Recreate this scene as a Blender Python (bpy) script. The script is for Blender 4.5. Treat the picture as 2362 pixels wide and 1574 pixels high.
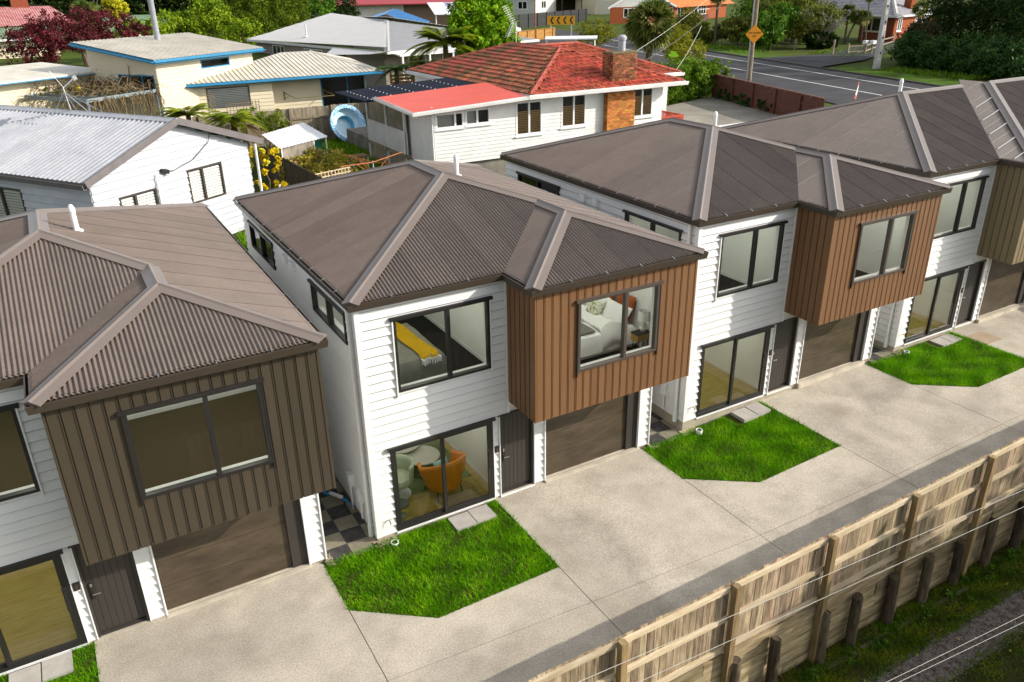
import bpy, math, random
import numpy as np
from mathutils import Vector as V, Matrix
R = random.Random(7)
for o in list(bpy.data.objects): bpy.data.objects.remove(o)
SC = bpy.context.scene; COL = SC.collection
# ------------------------------------------------------------------ camera, sky, sun, exposure
def _rot(a, ax): return Matrix.Rotation(a, 3, ax)
cam = bpy.data.cameras.new('camera'); cob = bpy.data.objects.new('camera', cam); COL.objects.link(cob)
cam.sensor_width = 36; cam.lens = 27.923; cam.clip_start = .1; cam.clip_end = 2000
cob.matrix_world = Matrix.Translation((-4.2295, -13.2961, 10.7533)) @ (_rot(-.51743, 'Z') @ _rot(1.14494, 'X') @ _rot(-.01758, 'Z')).to_4x4()
SC.camera = cob
SUN_EL = 26.5; SUNV = V((1.66, -1, .955)).normalized()
wd = bpy.data.worlds.new('World'); SC.world = wd; wd.use_nodes = True
wn = wd.node_tree; sky = wn.nodes.new('ShaderNodeTexSky'); sky.sky_type = 'NISHITA'; sky.sun_disc = False
sky.sun_elevation = math.radians(SUN_EL); sky.sun_rotation = math.atan2(1.66, -1)
sky.air_density = 1.0; sky.dust_density = 2.0; sky.ozone_density = 1.0
bg = wn.nodes['Background']; bg.inputs[1].default_value = .15; hsv = wn.nodes.new('ShaderNodeHueSaturation'); hsv.inputs['Saturation'].default_value = .28
wn.links.new(sky.outputs[0], hsv.inputs['Color']); wn.links.new(hsv.outputs[0], bg.inputs[0])
sl = bpy.data.lights.new('sun', 'SUN'); sl.energy = 3.05; sl.angle = math.radians(.5); sl.color = (1, .93, .82)
so = bpy.data.objects.new('sun', sl); COL.objects.link(so); so.rotation_euler = (-SUNV).to_track_quat('-Z', 'Y').to_euler()
so.location = SUNV * 60
vs = SC.view_settings; vs.view_transform = 'Standard'; vs.look = 'None'; vs.gamma = 1; vs.use_curve_mapping = False; vs.exposure = .86
SC.render.engine = 'CYCLES'
# ------------------------------------------------------------------ materials
MATS = {}
def mat(name, col, rough=.6, var=.12, scale=3.0, bump=0.0, bscale=60.0, rnd=0.0, metal=0.0, col2=None, stretch=(1, 1, 1), lo=.35, hi=.65, spec=.4, hue=0.0, grain=0.0, gscale=80.0, detail=6.0):
    m = bpy.data.materials.new(name); m.use_nodes = True; nt = m.node_tree; N = nt.nodes; L = nt.links
    b = N['Principled BSDF']; b.inputs['Roughness'].default_value = rough; b.inputs['Metallic'].default_value = metal
    b.inputs['Specular IOR Level'].default_value = spec
    if rough >= .85 and spec == .4: b.inputs['Specular IOR Level'].default_value = .08
    if col2 is None: col2 = tuple(c * (1 - var) for c in col)
    tc = N.new('ShaderNodeTexCoord'); mp = N.new('ShaderNodeMapping'); L.new(tc.outputs['Object'], mp.inputs[0])
    for i in range(3): mp.inputs['Scale'].default_value[i] = stretch[i]
    if rnd:
        oi = N.new('ShaderNodeObjectInfo'); mu = N.new('ShaderNodeMath'); mu.operation = 'MULTIPLY'; mu.inputs[1].default_value = 37.0
        L.new(oi.outputs['Random'], mu.inputs[0])
        cx = N.new('ShaderNodeCombineXYZ')
        for i in range(3): L.new(mu.outputs[0], cx.inputs[i])
        L.new(cx.outputs[0], mp.inputs['Location'])
    nz = N.new('ShaderNodeTexNoise'); nz.inputs['Scale'].default_value = scale; nz.inputs['Detail'].default_value = detail; nz.inputs['Roughness'].default_value = .6
    L.new(mp.outputs[0], nz.inputs['Vector'])
    rp = N.new('ShaderNodeValToRGB'); rp.color_ramp.elements[0].position = lo; rp.color_ramp.elements[1].position = hi
    rp.color_ramp.elements[0].color = (*col2, 1); rp.color_ramp.elements[1].color = (*col, 1)
    L.new(nz.outputs['Fac'], rp.inputs[0]); out = rp.outputs[0]
    if grain:
        g = N.new('ShaderNodeTexNoise'); g.inputs['Scale'].default_value = gscale; g.inputs['Detail'].default_value = 3
        L.new(mp.outputs[0], g.inputs['Vector'])
        mr = N.new('ShaderNodeMapRange'); mr.inputs[1].default_value = .3; mr.inputs[2].default_value = .7; mr.inputs[3].default_value = 1 - grain; mr.inputs[4].default_value = 1 + grain
        L.new(g.outputs['Fac'], mr.inputs[0]); mx = N.new('ShaderNodeVectorMath'); mx.operation = 'SCALE'
        L.new(out, mx.inputs[0]); L.new(mr.outputs[0], mx.inputs['Scale']); out = mx.outputs[0]
    if rnd:
        hs = N.new('ShaderNodeHueSaturation'); mr2 = N.new('ShaderNodeMapRange'); mr2.inputs[3].default_value = 1 - rnd; mr2.inputs[4].default_value = 1 + rnd
        L.new(oi.outputs['Random'], mr2.inputs[0]); L.new(mr2.outputs[0], hs.inputs['Value'])
        if hue:
            m2 = N.new('ShaderNodeMath'); m2.operation = 'FRACT'; L.new(mu.outputs[0], m2.inputs[0])
            mr3 = N.new('ShaderNodeMapRange'); mr3.inputs[3].default_value = .5 - hue; mr3.inputs[4].default_value = .5 + hue
            L.new(m2.outputs[0], mr3.inputs[0]); L.new(mr3.outputs[0], hs.inputs['Hue'])
        L.new(out, hs.inputs['Color']); out = hs.outputs[0]
    L.new(out, b.inputs['Base Color'])
    if bump:
        n2 = N.new('ShaderNodeTexNoise'); n2.inputs['Scale'].default_value = bscale; n2.inputs['Detail'].default_value = 4; L.new(mp.outputs[0], n2.inputs['Vector'])
        bp = N.new('ShaderNodeBump'); bp.inputs['Strength'].default_value = bump; bp.inputs['Distance'].default_value = .02
        L.new(n2.outputs['Fac'], bp.inputs['Height']); L.new(bp.outputs[0], b.inputs['Normal'])
    MATS[name] = m; return m
def leafmat(name, cols, rough=.55, trans=.25):
    m = bpy.data.materials.new(name); m.use_nodes = True; nt = m.node_tree; N = nt.nodes; L = nt.links
    b = N['Principled BSDF']; b.inputs['Roughness'].default_value = rough; b.inputs['Specular IOR Level'].default_value = .08
    at = N.new('ShaderNodeAttribute'); at.attribute_name = 'tone'; rp = N.new('ShaderNodeValToRGB')
    rp.color_ramp.elements[0].color = (*cols[0], 1); rp.color_ramp.elements[1].color = (*cols[-1], 1)
    for i, c in enumerate(cols[1:-1]):
        e = rp.color_ramp.elements.new((i + 1) / (len(cols) - 1)); e.color = (*c, 1)
    L.new(at.outputs['Fac'], rp.inputs[0]); L.new(rp.outputs[0], b.inputs['Base Color'])
    t = N.new('ShaderNodeBsdfTranslucent'); L.new(rp.outputs[0], t.inputs[0]); mx = N.new('ShaderNodeMixShader'); mx.inputs[0].default_value = trans
    L.new(b.outputs[0], mx.inputs[1]); L.new(t.outputs[0], mx.inputs[2]); L.new(mx.outputs[0], N['Material Output'].inputs[0])
    return m
def glassmat(name, tint=(.86, .9, .87), gain=1.0):
    m = bpy.data.materials.new(name); m.use_nodes = True; nt = m.node_tree; N = nt.nodes; L = nt.links
    N.remove(N['Principled BSDF']); t = N.new('ShaderNodeBsdfTransparent'); t.inputs[0].default_value = (*tint, 1)
    g = N.new('ShaderNodeBsdfGlossy'); g.inputs['Roughness'].default_value = .0; g.inputs[0].default_value = (1, 1, 1, 1)
    f = N.new('ShaderNodeFresnel'); f.inputs[0].default_value = 1.5; mu = N.new('ShaderNodeMath'); mu.operation = 'MULTIPLY'; mu.inputs[1].default_value = gain; mu.use_clamp = True
    L.new(f.outputs[0], mu.inputs[0]); mx = N.new('ShaderNodeMixShader'); L.new(mu.outputs[0], mx.inputs[0])
    L.new(t.outputs[0], mx.inputs[1]); L.new(g.outputs[0], mx.inputs[2]); L.new(mx.outputs[0], N['Material Output'].inputs[0]); return m
def concretemat(name, c1, c2, c3):
    m = mat(name, c1, .85, col2=c2, scale=1.5, lo=.3, hi=.6, bump=.5, bscale=90, grain=.2, gscale=30, detail=12)
    nt = m.node_tree; N = nt.nodes; L = nt.links; b = N['Principled BSDF']; src = b.inputs['Base Color'].links[0].from_socket
    tc = N.new('ShaderNodeTexCoord'); v = N.new('ShaderNodeTexVoronoi'); v.inputs['Scale'].default_value = 22; L.new(tc.outputs['Object'], v.inputs['Vector'])
    n = N.new('ShaderNodeTexNoise'); n.inputs['Scale'].default_value = 9; n.inputs['Detail'].default_value = 8; L.new(tc.outputs['Object'], n.inputs['Vector'])
    r1 = N.new('ShaderNodeMapRange'); r1.inputs[1].default_value = .02; r1.inputs[2].default_value = .28; r1.inputs[3].default_value = .6; r1.inputs[4].default_value = 0; L.new(v.outputs['Distance'], r1.inputs[0])
    r2 = N.new('ShaderNodeMapRange'); r2.inputs[1].default_value = .42; r2.inputs[2].default_value = .62; L.new(n.outputs['Fac'], r2.inputs[0])
    mu = N.new('ShaderNodeMath'); mu.operation = 'MULTIPLY'; L.new(r1.outputs[0], mu.inputs[0]); L.new(r2.outputs[0], mu.inputs[1])
    n3 = N.new('ShaderNodeTexNoise'); n3.inputs['Scale'].default_value = .33; n3.inputs['Detail'].default_value = 7; n3.inputs['Distortion'].default_value = 1.2; L.new(tc.outputs['Object'], n3.inputs['Vector'])
    r3 = N.new('ShaderNodeMapRange'); r3.inputs[1].default_value = .36; r3.inputs[2].default_value = .6; r3.inputs[3].default_value = .8; r3.inputs[4].default_value = 1.06; L.new(n3.outputs['Fac'], r3.inputs[0])
    sv = N.new('ShaderNodeVectorMath'); sv.operation = 'SCALE'; L.new(src, sv.inputs[0]); L.new(r3.outputs[0], sv.inputs['Scale']); src = sv.outputs[0]
    mx = N.new('ShaderNodeMixRGB'); L.new(mu.outputs[0], mx.inputs[0]); L.new(src, mx.inputs[1]); mx.inputs[2].default_value = (*c3, 1); L.new(mx.outputs[0], b.inputs['Base Color'])
    return m
white = mat('white_weatherboard', (.70, .70, .69), .45, var=.05, scale=.8, rnd=.015)
trimw = mat('white_trim', (.74, .74, .74), .4, var=.03)
dullw = mat('dull_white_paint', (.66, .65, .63), .55, var=.14, scale=1.4, rnd=.03)
plaster = mat('interior_white', (.78, .80, .76), .8, var=.03)
roofm = mat('brown_roof_steel', (.14, .108, .09), .42, var=.16, scale=1.3, rnd=.11, grain=.08, gscale=14, spec=.5)
capm = mat('roof_flashing', (.165, .135, .118), .38, var=.08, scale=1.5, spec=.5)
guttm = mat('gutter_dark', (.05, .038, .028), .35, var=.1)
claddark = mat('cladding_dark_brown', (.057, .044, .029), .45, var=.1, rnd=.1, scale=1.2)
cladbrown = mat('cladding_brown', (.175, .086, .036), .5, var=.1, rnd=.09, scale=1.2)
cladolive = mat('cladding_olive', (.2, .155, .085), .5, var=.06, rnd=.05, scale=1.2)
blackal = mat('black_aluminium', (.022, .02, .019), .4, var=.1)
doorm = mat('door_dark', (.042, .036, .032), .5, var=.1)
garm = mat('garage_door_steel', (.082, .062, .04), .34, col2=(.05, .038, .025), scale=1.8, stretch=(.6, 1, 1.8), grain=.2, gscale=7)
chrome = mat('brushed_chrome', (.6, .6, .6), .25, metal=1)
concrete = concretemat('pale_concrete', (.5, .45, .375), (.405, .36, .29), (.13, .11, .085))
concd = mat('dark_joint_concrete', (.12, .1, .08), .9)  # dark base concrete seen in the joints between driveway slabs
plinthm = mat('plinth_concrete', (.42, .37, .29), .9, var=.25, scale=4, bump=.3)
soil = mat('dark_soil', (.07, .05, .028), .95, var=.4, scale=5, bump=.5)
lawnsoil = mat('lawn_soil', (.05, .07, .012), .95, col2=(.07, .05, .02), scale=4)
glass = glassmat('window_glass', (.93, .975, .91), gain=1.0)
carpet = mat('dark_carpet', (.022, .021, .02), .95, var=.3, scale=60)
carpetb = mat('brown_carpet', (.085, .064, .038), .95, var=.2, scale=60)
woodfl = mat('oak_floor', (.4, .3, .08), .45, col2=(.3, .21, .045), scale=2, stretch=(1, 8, 1))
timber = mat('fence_timber', (.44, .345, .23), .75, col2=(.18, .125, .07), scale=3.0, stretch=(6, 6, .7), rnd=.34, hue=.012, grain=.12, gscale=18, bump=.25, bscale=30)
timberh = mat('fence_rail_timber', (.62, .52, .37), .75, col2=(.44, .34, .21), scale=3, stretch=(.6, 7, 7), rnd=.16, grain=.1, gscale=18)
timberr = mat('retaining_timber', (.4, .32, .19), .8, col2=(.17, .125, .06), scale=2.2, stretch=(.7, 5, 5), rnd=.3, hue=.012, grain=.12, gscale=14, bump=.25, bscale=30)
timberp = mat('fence_post_timber', (.33, .23, .11), .8, col2=(.2, .135, .06), scale=4, stretch=(5, 5, .6), rnd=.15)
logm = mat('weathered_log', (.13, .1, .065), .9, col2=(.05, .04, .027), scale=6, stretch=(3, 3, .5), rnd=.25, bump=.5, bscale=20)
gravelm = mat('gravel_track', (.16, .14, .125), .9, col2=(.075, .058, .045), scale=7, grain=.6, gscale=38, bump=1.0, bscale=35, lo=.4, hi=.6)
bankm = mat('bank_earth', (.035, .04, .01), .95, col2=(.05, .034, .018), scale=1.3, grain=.25, gscale=20, bump=.6, bscale=25)
paverd = mat('paver_dark', (.07, .066, .064), .7, col2=(.03, .028, .028), scale=5, rnd=.1)
paverl = mat('paver_grey', (.26, .235, .17), .75, col2=(.19, .17, .12), scale=4, rnd=.1)
stepm = mat('step_paver', (.4, .37, .34), .75, var=.15, scale=5, rnd=.08)
pebble = mat('pale_pebbles', (.5, .42, .3), .9, rnd=.35)
pvc = mat('white_pvc', (.78, .78, .77), .35, var=.03)
# ------------------------------------------------------------------ mesh helpers
class MB:
    def __init__(s): s.v = []; s.f = []; s.mi = []
    def poly(s, pts, m=0):
        i = len(s.v); s.v += [tuple(p) for p in pts]; s.f.append(tuple(range(i, i + len(pts)))); s.mi.append(m)
    def hexa(s, p, m=0):   # p: 8 pts, bottom ring 0-3, top ring 4-7
        i = len(s.v); s.v += [tuple(q) for q in p]
        for f in ((0, 3, 2, 1), (4, 5, 6, 7), (0, 1, 5, 4), (1, 2, 6, 5), (2, 3, 7, 6), (3, 0, 4, 7)):
            s.f.append(tuple(i + k for k in f)); s.mi.append(m)
    def box(s, x0, x1, y0, y1, z0, z1, m=0):
        s.hexa([(x0, y0, z0), (x1, y0, z0), (x1, y1, z0), (x0, y1, z0), (x0, y0, z1), (x1, y0, z1), (x1, y1, z1), (x0, y1, z1)], m)
    def bar(s, p, q, w, h, m=0, up=(0, 0, 1)):
        p = V(p); q = V(q); d = (q - p).normalized(); u = V(up)
        if abs(d.dot(u)) > .98: u = V((0, 1, 0))
        a = d.cross(u).normalized() * (w / 2); b = a.cross(d).normalized() * (h / 2)
        s.hexa([p - a - b, p + a - b, q + a - b, q - a - b, p - a + b, p + a + b, q + a + b, q - a + b], m)
    def tube(s, pts, rad, n=8, m=0, cap=True):
        pts = [V(p) for p in pts]; k = len(pts)
        if not hasattr(rad, '__len__'): rad = [rad] * k
        i0 = len(s.v); ref = None
        for j in range(k):
            d = (pts[min(j + 1, k - 1)] - pts[max(j - 1, 0)]).normalized()
            if ref is None: ref = V((1, 0, 0)) if abs(d.x) < .9 else V((0, 1, 0))
            a = (ref - d * ref.dot(d)).normalized(); ref = a; b = d.cross(a)
            for t in range(n):
                an = 2 * math.pi * t / n; s.v.append(tuple(pts[j] + (a * math.cos(an) + b * math.sin(an)) * rad[j]))
        for j in range(k - 1):
            for t in range(n):
                t2 = (t + 1) % n; s.f.append((i0 + j * n + t, i0 + j * n + t2, i0 + (j + 1) * n + t2, i0 + (j + 1) * n + t)); s.mi.append(m)
        if cap:
            s.f.append(tuple(i0 + t for t in reversed(range(n)))); s.mi.append(m)
            s.f.append(tuple(i0 + (k - 1) * n + t for t in range(n))); s.mi.append(m)
    def lathe(s, c, prof, n=20, m=0, cap=True):
        i0 = len(s.v)
        for r, z in prof:
            for t in range(n):
                an = 2 * math.pi * t / n; s.v.append((c[0] + r * math.cos(an), c[1] + r * math.sin(an), c[2] + z))
        for j in range(len(prof) - 1):
            for t in range(n):
                t2 = (t + 1) % n; s.f.append((i0 + j * n + t, i0 + j * n + t2, i0 + (j + 1) * n + t2, i0 + (j + 1) * n + t)); s.mi.append(m)
        for j in ((0, len(prof) - 1) if cap else ()):
            if prof[j][0] > .004:
                f = tuple(i0 + j * n + t for t in range(n)); s.f.append(f if j else f[::-1]); s.mi.append(m)
    def build(s, name, mats, parent=None, smooth=False):
        me = bpy.data.meshes.new(name); me.from_pydata(s.v, [], s.f)
        for q in (mats if isinstance(mats, (list, tuple)) else [mats]): me.materials.append(q)
        if any(s.mi): me.polygons.foreach_set('material_index', s.mi)
        if smooth:
            me.polygons.foreach_set('use_smooth', [True] * len(me.polygons))
            try: me.set_sharp_from_angle(angle=math.radians(35))
            except Exception: pass
        me.update(); return link(name, me, parent)
def link(name, me, parent=None):
    o = bpy.data.objects.new(name, me); COL.objects.link(o)
    if parent is not None: o.parent = parent
    return o
def tag(o, label=None, cat=None, group=None, kind=None):
    if label: o['label'] = label
    if cat: o['category'] = cat
    if group: o['group'] = group
    if kind: o['kind'] = kind
    return o
def thing(name, label, cat, loc=(0, 0, 0), rz=0, group=None):
    o = bpy.data.objects.new(name, None); COL.objects.link(o); o.location = loc; o.rotation_euler = (0, 0, rz); o.empty_display_size = .2
    return tag(o, label, cat, group)
def kids(o): return [c for c in bpy.data.objects if c.parent == o]
def copy_tree(o, parent=None, cm=None):
    if cm is None:
        cm = {}
        for c in bpy.data.objects:
            if c.parent: cm.setdefault(c.parent.name, []).append(c)
    c = o.copy(); COL.objects.link(c); c.parent = parent
    for ch in cm.get(o.name, []): copy_tree(ch, c, cm)
    return c
class Fr:   # wall frame: u along the wall, d outward, z up
    def __init__(s, o, e, n): s.o = V(o); s.e = V(e); s.n = V(n)
    def p(s, u, d, z): return s.o + s.e * u + s.n * d + V((0, 0, z))
    def box(s, mb, u0, u1, d0, d1, z0, z1, m=0):
        P = s.p; mb.hexa([P(u0, d1, z0), P(u1, d1, z0), P(u1, d0, z0), P(u0, d0, z0), P(u0, d1, z1), P(u1, d1, z1), P(u1, d0, z1), P(u0, d0, z1)], m)
def frame2(p0, p1, z=0):   # facade seen from outside: p0 is its left end, p1 its right end
    a = V((p0[0], p0[1], z)); b = V((p1[0], p1[1], z)); e = (b - a).normalized(); return Fr(a, e, V((e.y, -e.x, 0))), (b - a).length
def cells(u0, u1, z0, z1, holes):
    us = sorted({u0, u1, *[h[k] for h in holes for k in (0, 1) if u0 < h[k] < u1]}); out = []
    for a, b in zip(us, us[1:]):
        zz = [(z0, z1)]
        for h in holes:
            if h[0] < (a + b) / 2 < h[1]:
                nz = []
                for p, q in zz:
                    if h[3] <= p or h[2] >= q: nz.append((p, q)); continue
                    if h[2] > p: nz.append((p, h[2]))
                    if h[3] < q: nz.append((h[3], q))
                zz = nz
        out += [(a, b, p, q) for p, q in zz if q - p > .004]
    return out
def lap(F, u0, u1, z0, z1, pitch, holes=(), lip=.02, base=.01, gap=0.0, parent=None, m=None, joined=None, name='weatherboard', top=None):
    k = 0; z = z0
    while z < z1 - .01:
        zb = min(z + pitch, z1)
        ua, ub = u0, u1
        if top: ua, ub = top(zb)
        if ub - ua < .03: break
        groups = []
        for c in cells(ua, ub, z, max(zb - gap, z + .02), holes):
            if groups and abs(groups[-1][-1][1] - c[0]) < 1e-6: groups[-1].append(c)
            elif groups and abs(groups[-1][-1][0] - c[0]) < 1e-6: groups[-1].append(c)
            else: groups.append([c])
        for g in groups:
            mb = joined or MB()
            for a, b, p, q in g:
                dp = base + lip * (z + pitch - p) / pitch; dq = base + lip * (z + pitch - q) / pitch
                P = F.p; mb.hexa([P(a, dp, p), P(b, dp, p), P(b, 0, p), P(a, 0, p), P(a, dq, q), P(b, dq, q), P(b, 0, q), P(a, 0, q)])
            if not joined: mb.build(name, m, parent)
        z = zb
def wallslab(F, u0, u1, z0, z1, holes, th, mb):
    for a, b, p, q in cells(u0, u1, z0, z1, holes): F.box(mb, a, b, -th, 0, p, q)
def window(F, parent, u0, u1, z0, z1, fm, splits=(), fw=.055, dout=.062, reveal=True, flash=True, glassm=None, scr=None, din=-.05, sill=False, blind=None, name='window', mull=.07):
    fb = MB()
    F.box(fb, u0, u1, din, dout, z0, z0 + fw); F.box(fb, u0, u1, din, dout, z1 - fw, z1)
    F.box(fb, u0, u0 + fw, din, dout, z0 + fw, z1 - fw); F.box(fb, u1 - fw, u1, din, dout, z0 + fw, z1 - fw)
    for s in splits: F.box(fb, s - mull / 2, s + mull / 2, din, dout + .004, z0 + fw, z1 - fw)
    w = fb.build(name, fm, parent)
    ed = [u0 + fw, *splits, u1 - fw]
    for i in range(len(ed) - 1):
        a = ed[i] + (mull / 2 if i else 0); b = ed[i + 1] - (mull / 2 if i < len(ed) - 2 else 0)
        g = MB(); P = F.p; g.poly([P(a, 0, z0 + fw), P(b, 0, z0 + fw), P(b, 0, z1 - fw), P(a, 0, z1 - fw)]); g.build('pane', glassm or glass, w)
    if reveal:
        r = MB(); t = .02
        F.box(r, u0, u1, -.17, din - .002, z0 - .002, z0 + t + .018); F.box(r, u0, u1, -.17, din - .002, z1 - t, z1)
        F.box(r, u0, u0 + t, -.17, din - .002, z0 + t + .018, z1 - t); F.box(r, u1 - t, u1, -.17, din - .002, z0 + t + .018, z1 - t); r.build('reveal', trimw, w)
    if flash:
        h = MB(); F.box(h, u0 - .07, u1 + .07, 0, .09, z1 + .002, z1 + .03); F.box(h, u0 - .07, u1 + .07, .075, .09, z1 - .03, z1 + .002); h.build('head_flashing', fm, w)
    if scr:
        for a, b in ((u0 - .03, u0 - .002), (u1 + .002, u1 + .03)): h = MB(); F.box(h, a, b, 0, .066, z0 - .1, z1 - .002); h.build('scriber', scr, w)
    if sill:
        h = MB(); F.box(h, u0 - .06, u1 + .06, 0, .09, z0 - .05, z0 - .002); h.build('sill', fm, w)
    if blind:
        h = MB(); z = z0 + fw
        while z < z1 - fw:
            P = F.p; h.poly([P(u0 + fw, -.02, z), P(u1 - fw, -.02, z), P(u1 - fw, -.045, z + .062), P(u0 + fw, -.045, z + .062)]); z += .085
        tag(h.build('blind', blind, w), kind='stuff')
    return w
# ---- roofs
def sheets(pts, parent, m, pitch=.0762, amp=.014, cover=.762, prof='corr', joined=False, name='roof_sheet', ns=8, skirt=True, screws=None):
    pts = [V(p) for p in pts]; O = pts[0]; e = (pts[1] - pts[0]); e.z = 0; e.normalize()
    n = V((0, 0, 0))
    for i in range(1, len(pts) - 1): n += (pts[i] - O).cross(pts[i + 1] - O)
    n.normalize()
    if n.z < 0: n = -n
    e = (e - n * e.dot(n)).normalized(); s = n.cross(e)
    if s.z < 0: s = -s
    uv = [((p - O).dot(e), (p - O).dot(s)) for p in pts]; u0 = min(p[0] for p in uv); u1 = max(p[0] for p in uv)
    def lohi(u):
        vv = []
        for (a, b), (c, d) in zip(uv, uv[1:] + uv[:1]):
            if (a - u) * (c - u) <= 0 and abs(a - c) > 1e-9: vv.append(b + (d - b) * (u - a) / (c - a))
        return (min(vv), max(vv)) if vv else (0, 0)
    def prf(x):
        if prof == 'corr': return amp * math.cos(2 * math.pi * x / pitch)
        t = (x / pitch) % 1; t = min(t, 1 - t) * pitch
        return amp * 2 if t < .018 else (amp * 2 * max(0, 1 - (t - .018) / .016))
    mb = MB(); k = 0; u = u0 + 1e-4
    while u < u1 - .004:
        ue = min(u + cover, u1 - 1e-4)
        if prof == 'corr': xs = list(np.linspace(u, ue, max(2, int(round((ue - u) / pitch * ns)) + 1)))
        else:
            xs = {u, ue}; q = math.floor(u / pitch)
            while q * pitch < ue + pitch:
                for dd in (-.034, -.018, .018, .034):
                    x = q * pitch + dd
                    if u < x < ue: xs.add(x)
                q += 1
            xs = sorted(xs)
        if not joined: mb = MB()
        i0 = len(mb.v)
        for i, x in enumerate(xs):
            l, h = lohi(x); hh = prf(x) + (.004 if i < ns * .5 and not joined else 0)
            mb.v.append(tuple(O + e * x + s * l + n * hh)); mb.v.append(tuple(O + e * x + s * h + n * hh))
            if skirt: mb.v.append(tuple(O + e * x + s * l + n * (hh - .012)))
        st = 3 if skirt else 2
        for i in range(len(xs) - 1):
            a = i0 + st * i; mb.f.append((a, a + st, a + st + 1, a + 1)); mb.mi.append(0)
            if skirt: mb.f.append((a + 2, a + st + 2, a + st, a)); mb.mi.append(0)
        if not joined: mb.build(name, m, parent, smooth=True)
        u += cover
    if joined: return mb.build(name, m, parent, smooth=True)
    if screws:
        sb = MB(); v = .12; vm = max(p[1] for p in uv)
        while v < vm:
            k = math.ceil(u0 / pitch)
            while k * pitch < u1:
                l, h = lohi(k * pitch)
                if l + .05 < v < h - .05:
                    c = O + e * (k * pitch) + s * v + n * (amp + .002); a = e * .008; b = s * .008; t = n * .006
                    sb.hexa([c - a - b, c + a - b, c + a + b, c - a + b, c - a * .6 - b * .6 + t, c + a * .6 - b * .6 + t, c + a * .6 + b * .6 + t, c - a * .6 + b * .6 + t])
                k += 2
            v += .9
        if sb.v: tag(sb.build('roof_screws', screws, parent), kind='stuff')
def nrm(pts):
    pts = [V(p) for p in pts]; n = (pts[1] - pts[0]).cross(pts[2] - pts[0]).normalized(); return n if n.z > 0 else -n
def cap(mb, p, q, n1, n2, w=.17, r=.03):
    p = V(p); q = V(q); d = (q - p).normalized(); mid = (n1 + n2).normalized()
    a1 = n1.cross(d); a2 = n2.cross(d)
    if a1.dot(n1 - n2) < 0: a1 = -a1
    if a2.dot(n2 - n1) < 0: a2 = -a2
    a1.normalize(); a2.normalize()
    def ring(c): return [c + a1 * w + n1 * (r - .018), c + a1 * w + n1 * r, c + a1 * .03 + n1 * (r + .006), c + mid * (r + .026), c + a2 * .03 + n2 * (r + .006), c + a2 * w + n2 * r, c + a2 * w + n2 * (r - .018)]
    A = ring(p); B = ring(q)
    for i in range(6): mb.poly([A[i], A[i + 1], B[i + 1], B[i]])
    mb.poly(A); mb.poly(B)
def sweep(mb, path, prof, closed=False):   # path: plan points; prof: (outward, z) pairs; outward = right of travel
    n = len(path); rings = []
    for i in range(n):
        p = V((*path[i][:2], 0)); z = path[i][2]; ds = []
        if i > 0 or closed: ds.append((p - V((*path[i - 1][:2], 0))).normalized())
        if i < n - 1 or closed: ds.append((V((*path[(i + 1) % n][:2], 0)) - p).normalized())
        ns = [V((d.y, -d.x, 0)) for d in ds]; o = ns[0] if len(ns) == 1 else (ns[0] + ns[1]) / (1 + ns[0].dot(ns[1]))
        rings.append([p + o * a + V((0, 0, z + b)) for a, b in prof])
    for i in range(n if closed else n - 1):
        A = rings[i]; B = rings[(i + 1) % n]
        for k in range(len(prof) - 1): mb.poly([A[k], A[k + 1], B[k + 1], B[k]])
    if not closed: mb.poly(rings[0]); mb.poly(rings[-1][::-1])
GPROF = [(0, -.15), (.1, -.15), (.118, -.03), (.118, -.012), (.098, -.012), (.098, -.03), (.085, -.13), (.012, -.13), (.012, .02), (0, .02)]
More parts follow.
